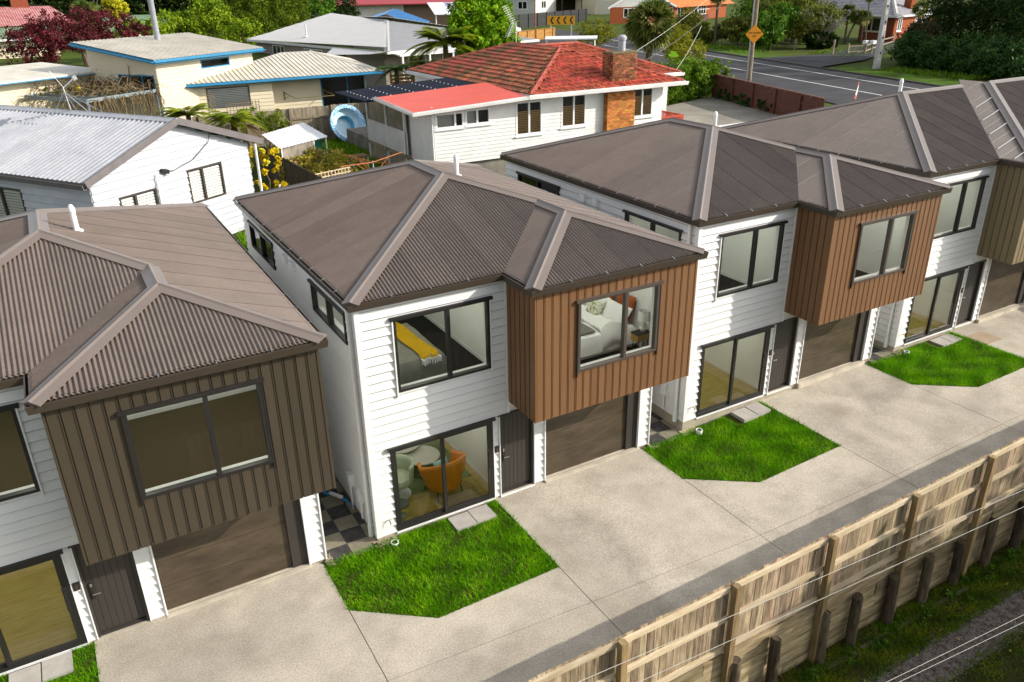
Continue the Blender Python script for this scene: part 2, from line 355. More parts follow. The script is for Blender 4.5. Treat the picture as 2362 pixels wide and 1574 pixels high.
# ---- foliage (numpy)
def npmesh(name, verts, quads, m, parent=None, tone=None):
    me = bpy.data.meshes.new(name); nv = len(verts); nf = len(quads); k = quads.shape[1]
    me.vertices.add(nv); me.vertices.foreach_set('co', np.ascontiguousarray(verts, dtype=np.float32).ravel())
    me.loops.add(nf * k); me.loops.foreach_set('vertex_index', np.ascontiguousarray(quads, dtype=np.int32).ravel())
    me.polygons.add(nf); me.polygons.foreach_set('loop_start', np.arange(0, nf * k, k, dtype=np.int32))
    try: me.polygons.foreach_set('loop_total', np.full(nf, k, dtype=np.int32))
    except Exception: pass
    if tone is not None:
        a = me.attributes.new('tone', 'FLOAT', 'FACE'); a.data.foreach_set('value', np.ascontiguousarray(tone, dtype=np.float32))
    me.materials.append(m); me.update(calc_edges=True); me.validate(); return link(name, me, parent)
def leafcloud(blobs, n, size, seed, clump=.32, per=40, flat=.5, aspect=.5, shell=.55):
    g = np.random.default_rng(seed); B = np.array(blobs, float); w = (B[:, 3] * B[:, 4] * B[:, 5]) ** .667; w /= w.sum()
    nc = max(3, n // per); bi = g.choice(len(B), nc, p=w); d = g.normal(size=(nc, 3)); d /= np.linalg.norm(d, axis=1)[:, None]
    r = shell + (1 - shell) * g.random(nc) ** .6; cc = B[bi, :3] + d * r[:, None] * B[bi, 3:6]; cs = (B[bi, 3:6].min(1) * clump) * (.6 + .8 * g.random(nc))
    tc = g.random(nc); ci = g.integers(0, nc, n); q = g.normal(size=(n, 3)); q /= np.linalg.norm(q, axis=1)[:, None] + 1e-9
    pos = cc[ci] + q * (g.random(n) ** .5 * cs[ci])[:, None] * np.array([1, 1, .8])
    nr = g.normal(size=(n, 3)) + d[ci] * .9 + np.array([0, 0, flat]); nr /= np.linalg.norm(nr, axis=1)[:, None]
    t = np.cross(nr, g.normal(size=(n, 3))); t /= np.linalg.norm(t, axis=1)[:, None] + 1e-9; b = np.cross(nr, t)
    s = size * (.6 + .8 * g.random(n))[:, None]
    vt = np.stack([pos - t * s, pos + b * s * aspect, pos + t * s, pos - b * s * aspect], 1).reshape(-1, 3)
    tone = np.clip(.5 * tc[ci] + .5 * g.random(n), 0, 1); return vt, np.arange(n * 4).reshape(-1, 4), tone
def foliage(name, blobs, n, size, m, seed, parent=None, **k):
    v, q, t = leafcloud(blobs, n, size, seed, **k); return npmesh(name, v, q, m, parent, t)
def blades(name, pts, h, w, m, seed, parent=None, lean=.35):
    g = np.random.default_rng(seed); n = len(pts); a = g.random(n) * 6.283; hh = h * (.5 + .9 * g.random(n)); ww = w * (.6 + .8 * g.random(n))
    dx = np.stack([np.cos(a), np.sin(a), np.zeros(n)], 1); ln = np.stack([g.normal(size=n) * lean, g.normal(size=n) * lean, np.ones(n)], 1)
    tip = pts + ln * hh[:, None]; v = np.stack([pts - dx * ww[:, None], pts + dx * ww[:, None], tip], 1).reshape(-1, 3)
    from math import pi
    tone = np.clip(.55 * (.5 + .5 * np.sin(pts[:, 0] * 5.1 + 1.7 * np.sin(pts[:, 1] * 3.7)) * np.cos(pts[:, 1] * 4.3 + seed)) + .45 * g.random(n), 0, 1)
    return npmesh(name, v, np.arange(n * 3).reshape(-1, 3), m, parent, tone)
def inpoly(P, poly):
    x, y = P[:, 0], P[:, 1]; c = np.zeros(len(P), bool); j = len(poly) - 1
    for i in range(len(poly)):
        xi, yi = poly[i]; xj, yj = poly[j]
        k = ((yi > y) != (yj > y)) & (x < (xj - xi) * (y - yi) / (yj - yi + 1e-12) + xi); c ^= k; j = i
    return c
def scatter(poly, dens, seed, zf, patch=0.0):
    g = np.random.default_rng(seed); P = np.array(poly); lo = P.min(0); hi = P.max(0); n = int((hi - lo).prod() * dens)
    q = lo + g.random((n, 2)) * (hi - lo); q = q[inpoly(q, poly)]
    if patch:
        f = .5 + .5 * np.sin(q[:, 0] * 2.3 + 2 * np.sin(q[:, 1] * 1.9 + seed)) * np.cos(q[:, 1] * 2.9 + 1.3 * np.sin(q[:, 0] * 3.1)); q = q[g.random(len(q)) < 1 - patch * (1 - f)]
    return np.column_stack([q, zf(q[:, 0], q[:, 1])])
def gz(x): return np.interp(x, [-30, 2.79, 6.93, 11.1, 15.3, 40], [0, 0, .045, .14, .235, .4])
# ------------------------------------------------------------------ ground, far field
def smooth(a, b, t): t = np.clip((t - a) / (b - a), 0, 1); return t * t * (3 - 2 * t)
def terr(x, y):
    base = gz(x) - .07
    low = -1.42 - .05 * np.clip(-6.6 - y, 0, 30) * .5
    back = 3.2 + .78 * np.maximum(smooth(27, 34, y), smooth(20, 26, x))
    back = back + 1.5 * smooth(44, 60, y) * (1 - smooth(16, 34, x))
    z = np.where(y < -6.02, low, base + (back - base) * smooth(10.2, 11.4, y) * 1.0)
    return z
xs = np.unique(np.concatenate([[-500, -250, -120, -70], np.arange(-40, 60.1, 1.0), np.arange(64, 130, 6), [160, 220, 320, 500]]))
ys = np.unique(np.concatenate([[-400, -200, -90, -50], np.arange(-34, -6.2, .6), [-6.021, -6.019], np.arange(-5.5, 9.6, 1.5), np.arange(10, 13, .2), np.arange(13.5, 60, 1.5), np.arange(64, 140, 8), [180, 260, 360, 520]]))
X, Y = np.meshgrid(xs, ys); Z = terr(X, Y); nx = len(xs); ny = len(ys)
idx = np.arange(nx * ny).reshape(ny, nx); qd = np.stack([idx[:-1, :-1], idx[:-1, 1:], idx[1:, 1:], idx[1:, :-1]], -1).reshape(-1, 4)
groundm = mat('rough_ground', (.06, .105, .01), .95, col2=(.05, .05, .014), scale=.6, grain=.3, gscale=9, bump=.4, bscale=10)
tag(npmesh('ground', np.column_stack([X.ravel(), Y.ravel(), Z.ravel()]), qd, groundm), kind='structure')
# ------------------------------------------------------------------ driveway slabs
dw = MB(); cols = [-14, -5.5, -1.26, 2.79, 6.93, 11.1, 15.3, 19.5, 34]
for a, b in zip(cols, cols[1:]):
    dw.poly([(a, -5.97, gz(a) - .04), (b, -5.97, gz(b) - .04), (b, -.0, gz(b) - .04), (a, -.0, gz(a) - .04)])
dwy = tag(dw.build('driveway', concd), kind='structure')
def slab(poly, th=.06, g=.008, name='concrete_slab', parent=None, m=None, dz=0):
    c = V((sum(p[0] for p in poly) / len(poly), sum(p[1] for p in poly) / len(poly))); mb = MB(); n = len(poly)
    q = []
    for i in range(n):   # inset by g for the joint
        p0 = V(poly[i - 1]); p1 = V(poly[i]); p2 = V(poly[(i + 1) % n]); d1 = (p1 - p0).normalized(); d2 = (p2 - p1).normalized()
        n1 = V((-d1.y, d1.x)); n2 = V((-d2.y, d2.x)); k = 1 + n1.dot(n2); q.append(p1 + (n1 + n2) / max(k, .3) * g)
    top = [(p.x, p.y, float(gz(p.x)) + dz) for p in q]; bot = [(p.x, p.y, float(gz(p.x)) + dz - th) for p in q]
    mb.poly(top)
    for i in range(n): j = (i + 1) % n; mb.poly([top[j], top[i], bot[i], bot[j]])
    return mb.build(name, m or concrete, parent)
yj = lambda x: -3.7 - .06 * min(max(x, -6), 9)
LAWN = {}
for i, (a, b) in enumerate(zip(cols, cols[1:])):
    slab([(a, -5.95), (b, -5.95), (b, yj(b)), (a, yj(a))], parent=dwy)
    lawn = i in (0, 2, 4, 6)
    if lawn:
        x0 = a if i else b - 4.15; w = b - x0; L0 = [(x0, -.17), (x0, -1.68), (x0 + 1.37, -2.74), (b, -2.71), (b, -.07)]; LAWN[i] = L0
        if i == 0: slab([(a, yj(a)), (b, yj(b)), (b, -2.71), (x0 + 1.37, -2.74), (x0, -1.68), (x0, -.02), (a, -.02)], parent=dwy)
        else: slab([(a, yj(a)), (b, yj(b)), (b, -2.71), (x0 + 1.37, -2.74), (x0, -1.68)], parent=dwy)
    elif i in (1, 3, 5): 
        xm = b
        slab([(a, yj(a)), (b, yj(b)), (b, -1.68), (b, -.17), (b - .12, -.03), (a, -.02)], parent=dwy)
    else: slab([(a, yj(a)), (b, yj(b)), (b, -.02), (a, -.02)], parent=dwy)
grassm = leafmat('lawn_blades', [(.045, .115, .0), (.09, .27, .0), (.17, .44, .0), (.33, .54, .01)], trans=.3)
wildm = leafmat('bank_blades', [(.03, .05, .004), (.07, .13, .006), (.14, .22, .008), (.28, .24, .02)], trans=.25)
for i, P in LAWN.items():
    mb = MB(); mb.poly([(p[0], p[1], float(gz(p[0])) - .02) for p in P]); lw = tag(mb.build('lawn', lawnsoil), kind='structure')
    cx = [p[0] for p in P]; hole = (min(cx) + 2.78, min(cx) + 3.78, -.66, -.1)
    pts = scatter([(p[0] + (-.025 if p[0] == min(cx) else .025), p[1] - (.02 if p[1] < -2 else 0)) for p in P], 3600, 11 + i, lambda x, y: gz(x) - .02, patch=.6)
    k = ~((pts[:, 0] > hole[0]) & (pts[:, 0] < hole[1]) & (pts[:, 1] > hole[2]))
    tag(blades('grass', pts[k], (.078), .0065, grassm, 5 + i, lean=.5), 'bright green lawn grass in front of the ' + {0: 'dark brown', 2: 'furnished middle', 4: 'second brown', 6: 'olive'}[i] + ' bay townhouse', 'grass', kind='stuff')
# stepping stones in front of each sliding door
for hx, nm in ((-8.375, 'under the dark brown bay house door'), (0, 'by the door with the orange armchair'), (8.375, 'by the glass door of the second brown house'), (16.75, 'by the glass door of the olive house')):
    for k, (a, b) in enumerate(((1.55, 2.03), (2.05, 2.52))):
        mb = MB(); y0, y1 = (-.64, -.15); z = float(gz(hx + a)) + (.1 if hx == 8.375 else .03)
        mb.box(a, b, y0 + .02 * k, y1 + .02 * k, -.1, .0)
        o = tag(mb.build('paving_stone', stepm), ('left' if k == 0 else 'right') + ' square grey paving stone ' + nm, 'paving stone', 'paving stones at the glass doors'); o.location = (hx, 0, z)
# side path of square pavers between the houses
for hx, nm in ((0, 'a'), (8.375, 'b'), (16.75, 'c')):
    zb = float(gz(hx - .5)); mb = MB(); mb.box(hx - 1.16, hx - .04, .0, 9, zb - .15, zb - .035)
    for k in range(60): pass
    pth = tag(mb.build('side_path', pebble), kind='structure')
    xs_ = [(-1.13, -.64), (-.63, -.19), (-.18, -.05)]
    for r in range(7 if hx == 0 else 4):
        for c, (a, b) in enumerate(xs_):
            mb = MB(); y0 = -.24 + r * .465; y1 = y0 + .455
            if r == 0 and c == 2: continue
            mb.box(hx + a, hx + b, y0, y1, zb - .05, zb - .004 + R.uniform(-.003, .003)); mb.build('paver', paverd if (r + c) % 2 == 0 else paverl, pth)
    g = np.random.default_rng(int(hx) + 3); pb = MB()
    for k in range(260):
        x, y = (hx + g.uniform(-1.2, -1.05), g.uniform(-.3, .1)) if k % 3 == 0 else (hx + g.uniform(-.14, .35), g.uniform(-.26, -.03) + (0 if k % 2 else -.0))
        s = g.uniform(.008, .02); zz = float(gz(x)) - .01; pb.box(x - s, x + s, y - s * .8, y + s * .8, zz - .01, zz + s)
    tag(pb.build('pebbles', pebble), 'pale pebbles at the foot of the corner of the ' + {'a': 'middle furnished', 'b': 'second brown', 'c': 'olive'}[nm] + ' townhouse', 'pebbles', kind='stuff')
# ------------------------------------------------------------------ lower side of the fence: bank, track
bk = MB(); xsb = np.arange(-8, 40, 1.0)
def strip(name, pa, pb, m, dz, n=40):
    mb = MB()
    for i in range(n):
        t0, t1 = i / n, (i + 1) / n
        def P(e, t): x = e[0][0] + (e[1][0] - e[0][0]) * t; y = e[0][1] + (e[1][1] - e[0][1]) * t; return (x, y, float(terr(np.array(x), np.array(y))) + dz)
        mb.poly([P(pa, t0), P(pa, t1), P(pb, t1), P(pb, t0)])
    return tag(mb.build(name, m), kind='structure')
strip('bank', ((-6, -6.03), (40, -6.03)), ((-6, -6.99), (40, -6.99)), bankm, .012)
strip('gravel_track', ((-6, -7.0), (40, -7.0)), ((-6, -7.8), (40, -7.8)), gravelm, .010)
strip('verge', ((-6, -7.81), (40, -7.81)), ((-6, -13), (40, -13)), bankm, .012)
tf = lambda x, y: terr(x, y)
tag(blades('bank_grass', scatter([(1, -6.15), (18, -6.15), (18, -7.1), (1, -7.1)], 2600, 3, tf, patch=.75), .1, .009, wildm, 4, lean=.7), 'rough grass between the retaining wall and gravel track', 'grass', kind='stuff')
tag(blades('verge_grass', scatter([(1, -7.7), (20, -7.7), (20, -11), (1, -11)], 1500, 5, tf, patch=.8), .085, .009, wildm, 6, lean=.7), 'thin grass on the near side of the gravel track', 'grass', kind='stuff')
g = np.random.default_rng(8); P_ = scatter([(0, -6.9), (20, -6.9), (20, -7.9), (0, -7.9)], 620, 9, tf, patch=.5); s_ = MB()
for p in P_:
    s = g.uniform(.006, .022); a = g.uniform(0, 3); c, q = math.cos(a) * s, math.sin(a) * s
    s_.hexa([(p[0] - c, p[1] - q, p[2] - .01), (p[0] + q, p[1] - c, p[2] - .01), (p[0] + c, p[1] + q, p[2] - .01), (p[0] - q, p[1] + c, p[2] - .01), (p[0] - c * .6, p[1] - q * .6, p[2] + s), (p[0] + q * .6, p[1] - c * .6, p[2] + s), (p[0] + c * .6, p[1] + q * .6, p[2] + s), (p[0] - q * .6, p[1] + c * .6, p[2] + s)])
stonem = mat('track_stone', (.3, .28, .26), .85, var=.6, scale=30)
tag(s_.build('gravel', stonem), 'loose grey stones on the track below the fence', 'gravel', kind='stuff')
yl = leafmat('fallen_leaf', [(.5, .33, .02), (.55, .45, .05)])
lf = np.array([[g.uniform(3, 17), g.uniform(-10, -6.4), 0] for _ in range(70)]); lf[:, 2] = terr(lf[:, 0], lf[:, 1]) + .04
v_ = []; 
for p in lf:
    a = g.uniform(0, 6.3); s = g.uniform(.025, .05); c, q = math.cos(a) * s, math.sin(a) * s; v_ += [p + [-c, -q, 0], p + [q * .5, -c * .5, .015], p + [c, q, .01], p + [-q * .5, c * .5, .0]]
tag(npmesh('fallen_leaves', np.array(v_), np.arange(len(v_)).reshape(-1, 4), yl, None, g.random(len(lf))), 'scattered yellow leaves on the ground beside the track', 'leaves', kind='stuff')
kb = MB()
for x in np.arange(1.5, 20, 1.0):
    z = float(terr(np.array(x), np.array(-6.45))); kb.bar((x + .01, -6.45 + R.uniform(-.02, .02), z - .02), (x + R.uniform(.7, .95), -6.46 + R.uniform(-.02, .02), z - .02 + R.uniform(-.02, .01)), .08, .1)
kerbm = mat('old_kerb', (.13, .115, .08), .95, var=.5, scale=3)
tag(kb.build('kerb', kerbm), kind='structure')
# ------------------------------------------------------------------ timber fence on its retaining wall
fx = [-3.0, -.65, 1.70, 4.07, 6.43, 8.77, 11.21, 13.6, 16.0, 18.4, 20.8]
fence = thing('paling_fence', 'tall new timber paling fence standing on the retaining wall beside the driveway', 'fence', (0, 0, 0))
for i, x in enumerate(fx):
    top = 1.52 + float(gz(x)); mb = MB(); mb.box(x - .06, x + .06, -6.21, -6.09, -1.5, top); mb.build('post', timberp, fence)
    if i < len(fx) - 1:
        x2 = fx[i + 1]
        for zr in (1.42, .76, .06):
            mb = MB(); za = zr + float(gz(x)); zb = zr + float(gz(x2)); mb.bar((x + .065, -6.055, za + R.uniform(-.01, .01)), (x2 - .065, -6.055, zb + R.uniform(-.01, .01)), .05, .098); mb.build('rail', timberh, fence)
        n = 16; pw = (x2 - x) / n
        for k in range(n):
            a = x + k * pw; mb = MB(); zt = 1.5 + float(gz(a)) + R.uniform(-.006, .012); d = R.uniform(0, .006); w = pw - R.uniform(.007, .013)
            mb.box(a, a + w, -6.026 - d, -6.006 - d, -.42 + float(gz(a)), zt); mb.build('paling', timber, fence)
ret = thing('retaining_wall', 'low timber board retaining wall with dark round posts under the paling fence', 'wall', (0, 0, 0))
xr = -4.0; 
for r in range(5):
    x = -4.0 + R.uniform(0, 2)
    while x < 24:
        x2 = x + R.choice((2.4, 3.6, 4.8)); z0 = -1.48 + r * .288; mb = MB(); d = R.uniform(0, .012); mb.box(x + .005, x2 - .005, -6.07 - d * 2, -6.035, z0 + .008, z0 + .276); mb.build('board', timberr, ret); x = x2
for k in range(18):
    x = 5.18 + (k - 5) * 1.12 + R.uniform(-.05, .05); r = R.uniform(.095, .115); t = R.uniform(-.28, -.16); mb = MB()
    if min(abs(x - q) for q in fx) < .12: x += .2
    mb.tube([(x, -6.24, -1.6), (x, -6.22, -.9), (x + R.uniform(-.02, .02), -6.2, t), (x, -6.2, t + .02)], [r * 1.03, r, r * .97, r * .9], 12); mb.build('round_post', logm, ret, smooth=True)

weedm = leafmat('weed_leaves', [(.025, .06, .006), (.06, .13, .01), (.12, .2, .015)])
g = np.random.default_rng(21); wb = [(float(x), float(-6.35 - abs(g.normal()) * .22), float(terr(np.array(x), np.array(-6.5))) + .04, .22, .16, .1) for x in g.uniform(2, 17, 46)] + [(float(x), float(g.uniform(-9.5, -8)), -1.52, .3, .25, .07) for x in g.uniform(4, 16, 22)]
v, q, t_ = leafcloud(wb, 9000, .035, 33, per=25, clump=.8, aspect=.7, shell=.2); tag(npmesh('weeds', v, q, weedm, None, t_), 'leafy green weeds growing at the foot of the retaining wall', 'weeds', kind='stuff')
nibm = mat('pale_concrete_nib', (.58, .52, .42), .9, var=.3, scale=3, bump=.3)
lapshadem = mat('lap_shade_backing', (.13, .13, .125), .8)  # wall backing coloured dark to draw the shade line under each board
LAMPK = .42
lampm = bpy.data.materials.new('lit_downlight'); lampm.use_nodes = True; _b = lampm.node_tree.nodes['Principled BSDF']; _b.inputs['Emission Color'].default_value = (1, .96, .88, 1); _b.inputs['Emission Strength'].default_value = 12
# ------------------------------------------------------------------ townhouses
def townhouse(label, bm, long=False, fl=carpet):
    H = thing('townhouse', label, 'house', group='new brown roofed townhouses along the driveway')
    W_ = 7.24 if not long else 15.6; BR = 7.28 if not long else 13.0; DP = 9.0
    FF = Fr((0, 0, 0), (1, 0, 0), (0, -1, 0)); FL = Fr((0, DP, 0), (0, -1, 0), (-1, 0, 0))   # left wall: u runs from the back to the front
    wz = (3.34, 4.92)
    front_holes = [(.41, 2.79, .06, 2.12), (2.95, 3.84, .04, 2.12), (4.15, 6.86, .0, 2.3), (.70, 2.79, *wz), (3.35, BR - .1, 2.62, 5.2)]
    mb = MB(); wallslab(FF, 0, W_, .0, 5.4, front_holes, .14, mb); FF.box(mb, 0, W_, -.14, -.02, -.3, 0)
    wf = mb.build('front_wall', lapshadem, H); mb = MB(); mb.box(3.22, W_ - .01, -.022, -.001, 2.152, 2.44); mb.box(0, 3.16, -.03, -.001, 5.335, 5.41); mb.build('lintel_board', white, H)
    lap(FF, .06, 3.155, 2.15, 5.34, .19, front_holes[:4], lip=.045, base=.004, gap=.027, parent=wf, m=white)
    lap(FF, .06, .41, .06, 2.15, .19, lip=.045, base=.004, gap=.027, parent=wf, m=white)
    for a, b in ((2.81, 2.94), (3.86, 4.12), (6.89, 7.2)): lap(FF, a, b, .06, 2.15 if a < 3 else 2.44, .19, lip=.045, base=.004, gap=.027, parent=wf, m=white)
    side_holes = [(DP - 2.71, DP - .55, 4.33, 5.0), (DP - 8.2, DP - 5.85, 4.3, 5.0)]
    mb = MB(); wallslab(FL, 0, DP - .0, .0, 5.4, side_holes, .12, mb); FL.box(mb, 0, DP, -.12, -.02, -.4, 0); ws = mb.build('side_wall', lapshadem, H)
    lap(FL, 0, DP - .06, .06, 5.36, .19, side_holes, lip=.035, base=.004, gap=.026, parent=ws, m=white)
    mb = MB(); mb.box(.12, W_ - .0, DP - .12, DP, -.2, 5.4); mb.box(W_ - .12, W_, .0, DP - .12, 0, 5.4); mb.build('rear_wall', white, H)
    mb = MB(); mb.box(.0, W_, -.03, .0, -.3, .055); mb.box(-.03, 0, -.03, DP, -.35, .055); mb.build('plinth', plinthm, H)
    cb = MB(); cb.box(-.055, .055, -.062, -.0, .06, 5.34); cb.box(-.055, -.001, -.0, .055, .06, 5.34); cb.build('corner_board', trimw, H)
    for x in (2.79, 2.945, 3.842, 4.122, 6.862, 7.2):
        cb = MB(); w = .02 if x < 4 else .03; cb.box(x, x + w, -.062, -.0, .05, 2.12 if x < 4 else 2.44); cb.build('trim', trimw, H)
    cb = MB(); cb.box(3.16, 3.218, -.058, 0, 2.152, 5.34); cb.build('trim', trimw, H)
    # roof
    t = .324; ez = 5.43; o = -.12; xr = BR + .1; yb = DP + .1
    def zf(y0, y): return ez + t * abs(y - y0)
    if not long:
        half = (xr - o) / 2; ax = o + half; bl = 3.1; fb = -1.26; bh = (xr - bl) / 2; bx = bl + bh; vy = o + bh
        A = (o, o, ez); B = (bl, o, ez); C = (bx, vy, ez + t * bh); D = (ax, o + half, ez + t * half)
        E_ = (bl, fb, ez); F_ = (xr, fb, ez); G_ = (bx, fb + bh, ez + t * bh); K = (o, yb, ez); L_ = (xr, yb, ez); M_ = (ax, yb - half, ez + t * half)
        slopes = [[A, B, C, D], [E_, F_, G_], [B, E_, G_, C], [K, A, D, M_], [F_, L_, M_, D, C, G_], [L_, K, M_]]
        hips = [(A, D, 0, 3), (D, C, 0, 4), (C, G_, 2, 4), (G_, F_, 1, 4), (G_, E_, 1, 2), (D, M_, 3, 4), (M_, K, 3, 5), (M_, L_, 4, 5)]
        valley = (B, C); gpath = [K, A, B, E_, F_, L_]
    else:
        s = 4.2; bl = 3.1; fb = -1.26; xe = 13.1
        A = (o, o, ez); P = (o + s, o + s, ez + t * s); Vv = (bl, o, ez); Vt = (bl + s, o + s, ez + t * s); E_ = (bl, fb, ez); T_ = (bl + 4.65, fb + 4.65, ez + t * 4.65)
        K = (o, o + 2 * s, ez); F_ = (xe, fb, ez); TR = (xe, fb + 4.65, ez + t * 4.65); KB = (xe, o + 2 * s, ez)
        slopes = [[A, Vv, Vt, P], [E_, F_, TR, T_], [Vv, E_, T_, (bl + 4.65, o + 4.6, ez + t * 4.65), Vt], [K, A, P], [KB, K, P, Vt, (bl + 4.65, o + s, ez + t * 4.3), (xe, o + s, ez + t * 4.3)]]
        hips = [(A, P, 0, 3), (P, Vt, 0, 4), (E_, T_, 1, 2), (T_, TR, 1, 4), (P, K, 3, 4)]; valley = (Vv, Vt); gpath = [K, A, Vv, E_, F_]
    rb = MB(); ns_ = []
    for s_ in slopes:
        n = nrm(s_); ns_.append(n); rb.poly([V(p) - V((0, 0, .05)) for p in s_])
    rf = rb.build('roof', guttm, H)
    for s_ in slopes: sheets(s_, rf, roofm, screws=capm)
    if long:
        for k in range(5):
            y = -.5 + .762 * k; xa_ = bl + y - fb - .12; xb_ = bl + max(0, y - o) + .1; mb = MB(); mb.bar((xb_, y, ez + t * (xb_ - bl) + .024), (xa_, y, ez + t * (xa_ - bl) + .024), .032, .006); mb.build('lap_glint', trimw, rf)  # thin white bars painted in for the sun glints along the sheet laps
    for p, q, i, j in hips:
        c = MB(); cap(c, p, q, ns_[i], ns_[j]); c.build('ridge_cap', capm, rf)
    mb = MB(); p, q = map(V, valley); d = (q - p).normalized(); sd = V((d.y, -d.x, 0)).normalized() * .1; u = V((0, 0, -.012))
    mb.poly([p - sd + u, p + sd + u, q + sd + u, q - sd + u]); mb.build('valley', guttm, rf)
    gb = MB(); path = [(V(p) + V((0, 0, 0))) for p in gpath]; sweep(gb, [(p.x, p.y, ez + .0) for p in path], [(a - .05, b) for a, b in GPROF]); gb.build('gutter', guttm, H)
    gb = MB()
    for (p, q) in zip(path, path[1:]):
        L = (q - p).length; e = (q - p).normalized(); nn = V((e.y, -e.x, 0))
        for i in range(1, int(L / .75)):
            c = p + e * (i * L / int(L / .75)); gb.bar(c + nn * .06 + V((0, 0, -.005)), c + nn * -.03 + V((0, 0, .022)), .02, .008)
    gb.build('gutter_clips', chrome, H)['kind'] = 'stuff'
    vp = MB(); zz = ez + t * (xr - 4.25) if not long else ez + t * 3.9; vx, vy_ = (4.25, 4.2) if not long else (4.4, 4.4)
    vp.lathe((vx, vy_, zz - .05), [(.13, 0), (.12, .05), (.06, .07), (.055, .4), (.055, .42), (.065, .43), (.06, .5), (.03, .56), (0, .57)], 12); vp.build('vent_pipe', pvc, H, smooth=True)
    # bay
    mb = MB(); yb0 = -1.14; FB = Fr((3.22, yb0, 0), (1, 0, 0), (0, -1, 0)); bw = BR - 3.22; bh_ = [(.99, 3.06, *wz)]
    if long: bh_ = [(4.0, 6.3, *wz)]
    FBL = Fr((3.22, 0, 0), (0, -1, 0), (-1, 0, 0))
    wallslab(FB, 0, bw, 2.46, 5.42, bh_, .1, mb); mb.box(3.22, 3.32, yb0 + .1, -.0, 2.46, 5.42); mb.box(BR - .1, BR, yb0 + .1, .0, 2.46, 5.42); mb.box(3.2, BR + .015, yb0 - .02, -.002, 2.44, 2.46)
    by = mb.build('bay', bm, H)
    n = int(round(bw / .193)); pw = bw / n
    def vboard(F, a, b, holes):
        for p, q, z0, z1 in cells(a, b, 2.43, 5.33, holes):
            if q - p < .03: continue
            mb = MB(); P = F.p; g1 = .02 if p == a else 0.002; g2 = .0 if q == b else .002
            mb.hexa([P(p + g1, .024, z0), P(q - g2, .024, z0), P(q - g2, 0, z0), P(p + g1, 0, z0), P(p + g1, .024, z1), P(q - g2, .024, z1), P(q - g2, 0, z1), P(p + g1, 0, z1)])
            F.box(mb, q - g2 - .014, q - g2, .024, .034, z0, z1) if q == b else None
            mb.build('cladding_board', bm, by)
    for k in range(n): vboard(FB, k * pw, (k + 1) * pw, bh_)
    for k in range(6): vboard(FBL, k * .19, (k + 1) * .19, [])
    for k in range(0): pass
    mb = MB(); mb.box(3.19, 3.225, yb0 - .035, yb0 + .01, 2.43, 5.33); mb.build('corner_trim', bm, by); mb = MB(); mb.box(BR - .02, BR + .03, yb0 - .035, yb0 + .03, 2.43, 5.33); mb.build('corner_trim', bm, by)
    # windows
    window(FF, H, .70, 2.79, *wz, blackal, splits=(1.86,), scr=trimw)
    window(FB, H, bh_[0][0], bh_[0][1], *wz, blackal if bm is not cladbrown else framebr, splits=(bh_[0][0] + 1.2,), scr=blackal)
    for h in side_holes: window(FL, H, *h, blackal, splits=((h[0] + h[1]) / 2,), flash=True)
    if long: window(FF, H, 9.0, 11.0, .4, 2.1, blackal, splits=(10.0,))
    # sliding door
    mb = MB(); FF.box(mb, .41, 2.79, -.08, .05, .06, .12); FF.box(mb, .41, 2.79, -.08, .05, 2.06, 2.12); FF.box(mb, .41, .47, -.08, .05, .12, 2.06); FF.box(mb, 2.73, 2.79, -.08, .05, .12, 2.06)
    sd = mb.build('sliding_door', blackal, H)
    for a, b, d in ((.47, 1.63, -.02), (1.55, 2.73, .025)):
        mb = MB(); z0, z1 = .12, 2.06; w = .075; FF.box(mb, a, b, d - .02, d + .02, z0, z0 + w); FF.box(mb, a, b, d - .02, d + .02, z1 - w, z1); FF.box(mb, a, a + w, d - .02, d + .02, z0 + w, z1 - w); FF.box(mb, b - w, b, d - .02, d + .02, z0 + w, z1 - w)
        mb.build('sash', blackal, sd); mb = MB(); P = FF.p; mb.poly([P(a + w, d, z0 + w), P(b - w, d, z0 + w), P(b - w, d, z1 - w), P(a + w, d, z1 - w)]); mb.build('pane', glass, sd)
    mb = MB(); FF.box(mb, 2.66, 2.69, .045, .1, .92, .95); FF.box(mb, 2.66, 2.69, .045, .1, 1.27, 1.3); FF.box(mb, 2.66, 2.69, .085, .1, .95, 1.27); FF.box(mb, 2.645, 2.705, .044, .05, .85, 1.38); mb.build('handle', blackal, sd)
    mb = MB(); FF.box(mb, .36, 2.84, 0, .105, 2.122, 2.15); FF.box(mb, .36, 2.84, .09, .105, 2.08, 2.122); mb.build('head_flashing', blackal, sd)
    mb = MB(); FF.box(mb, .4, 2.8, -.1, .07, .02, .058); mb.build('door_sill', trimw, sd)
    # front door
    mb = MB(); FF.box(mb, 2.97, 3.84, -.1, -.03, .04, .09); FF.box(mb, 2.965, 3.01, -.1, .02, .04, 2.1); FF.box(mb, 3.79, 3.84, -.1, .02, .04, 2.1); FF.box(mb, 3.01, 3.79, -.1, -.07, .09, 2.1)
    dr = mb.build('front_door', doorm, H)
    for k in range(7):
        mb = MB(); a = 3.012 + k * .111; FF.box(mb, a + .003, a + .108, -.07, -.045, .14, 2.08); mb.build('door_board', doorm, dr)
    mb = MB(); FF.box(mb, 3.055, 3.1, -.045, -.02, .88, 1.24); hl = mb.build('lock_plate', blackal, dr)
    mb = MB(); FF.box(mb, 3.06, 3.095, -.02, -.005, 1.16, 1.23); FF.box(mb, 3.07, 3.085, -.02, .03, 1.0, 1.02); FF.box(mb, 3.07, 3.2, .018, .034, 1.0, 1.022); mb.build('handle', chrome, hl)
    mb = MB(); FF.box(mb, 2.92, 3.86, 0, .07, 2.122, 2.15); mb.build('door_flashing', blackal, H)
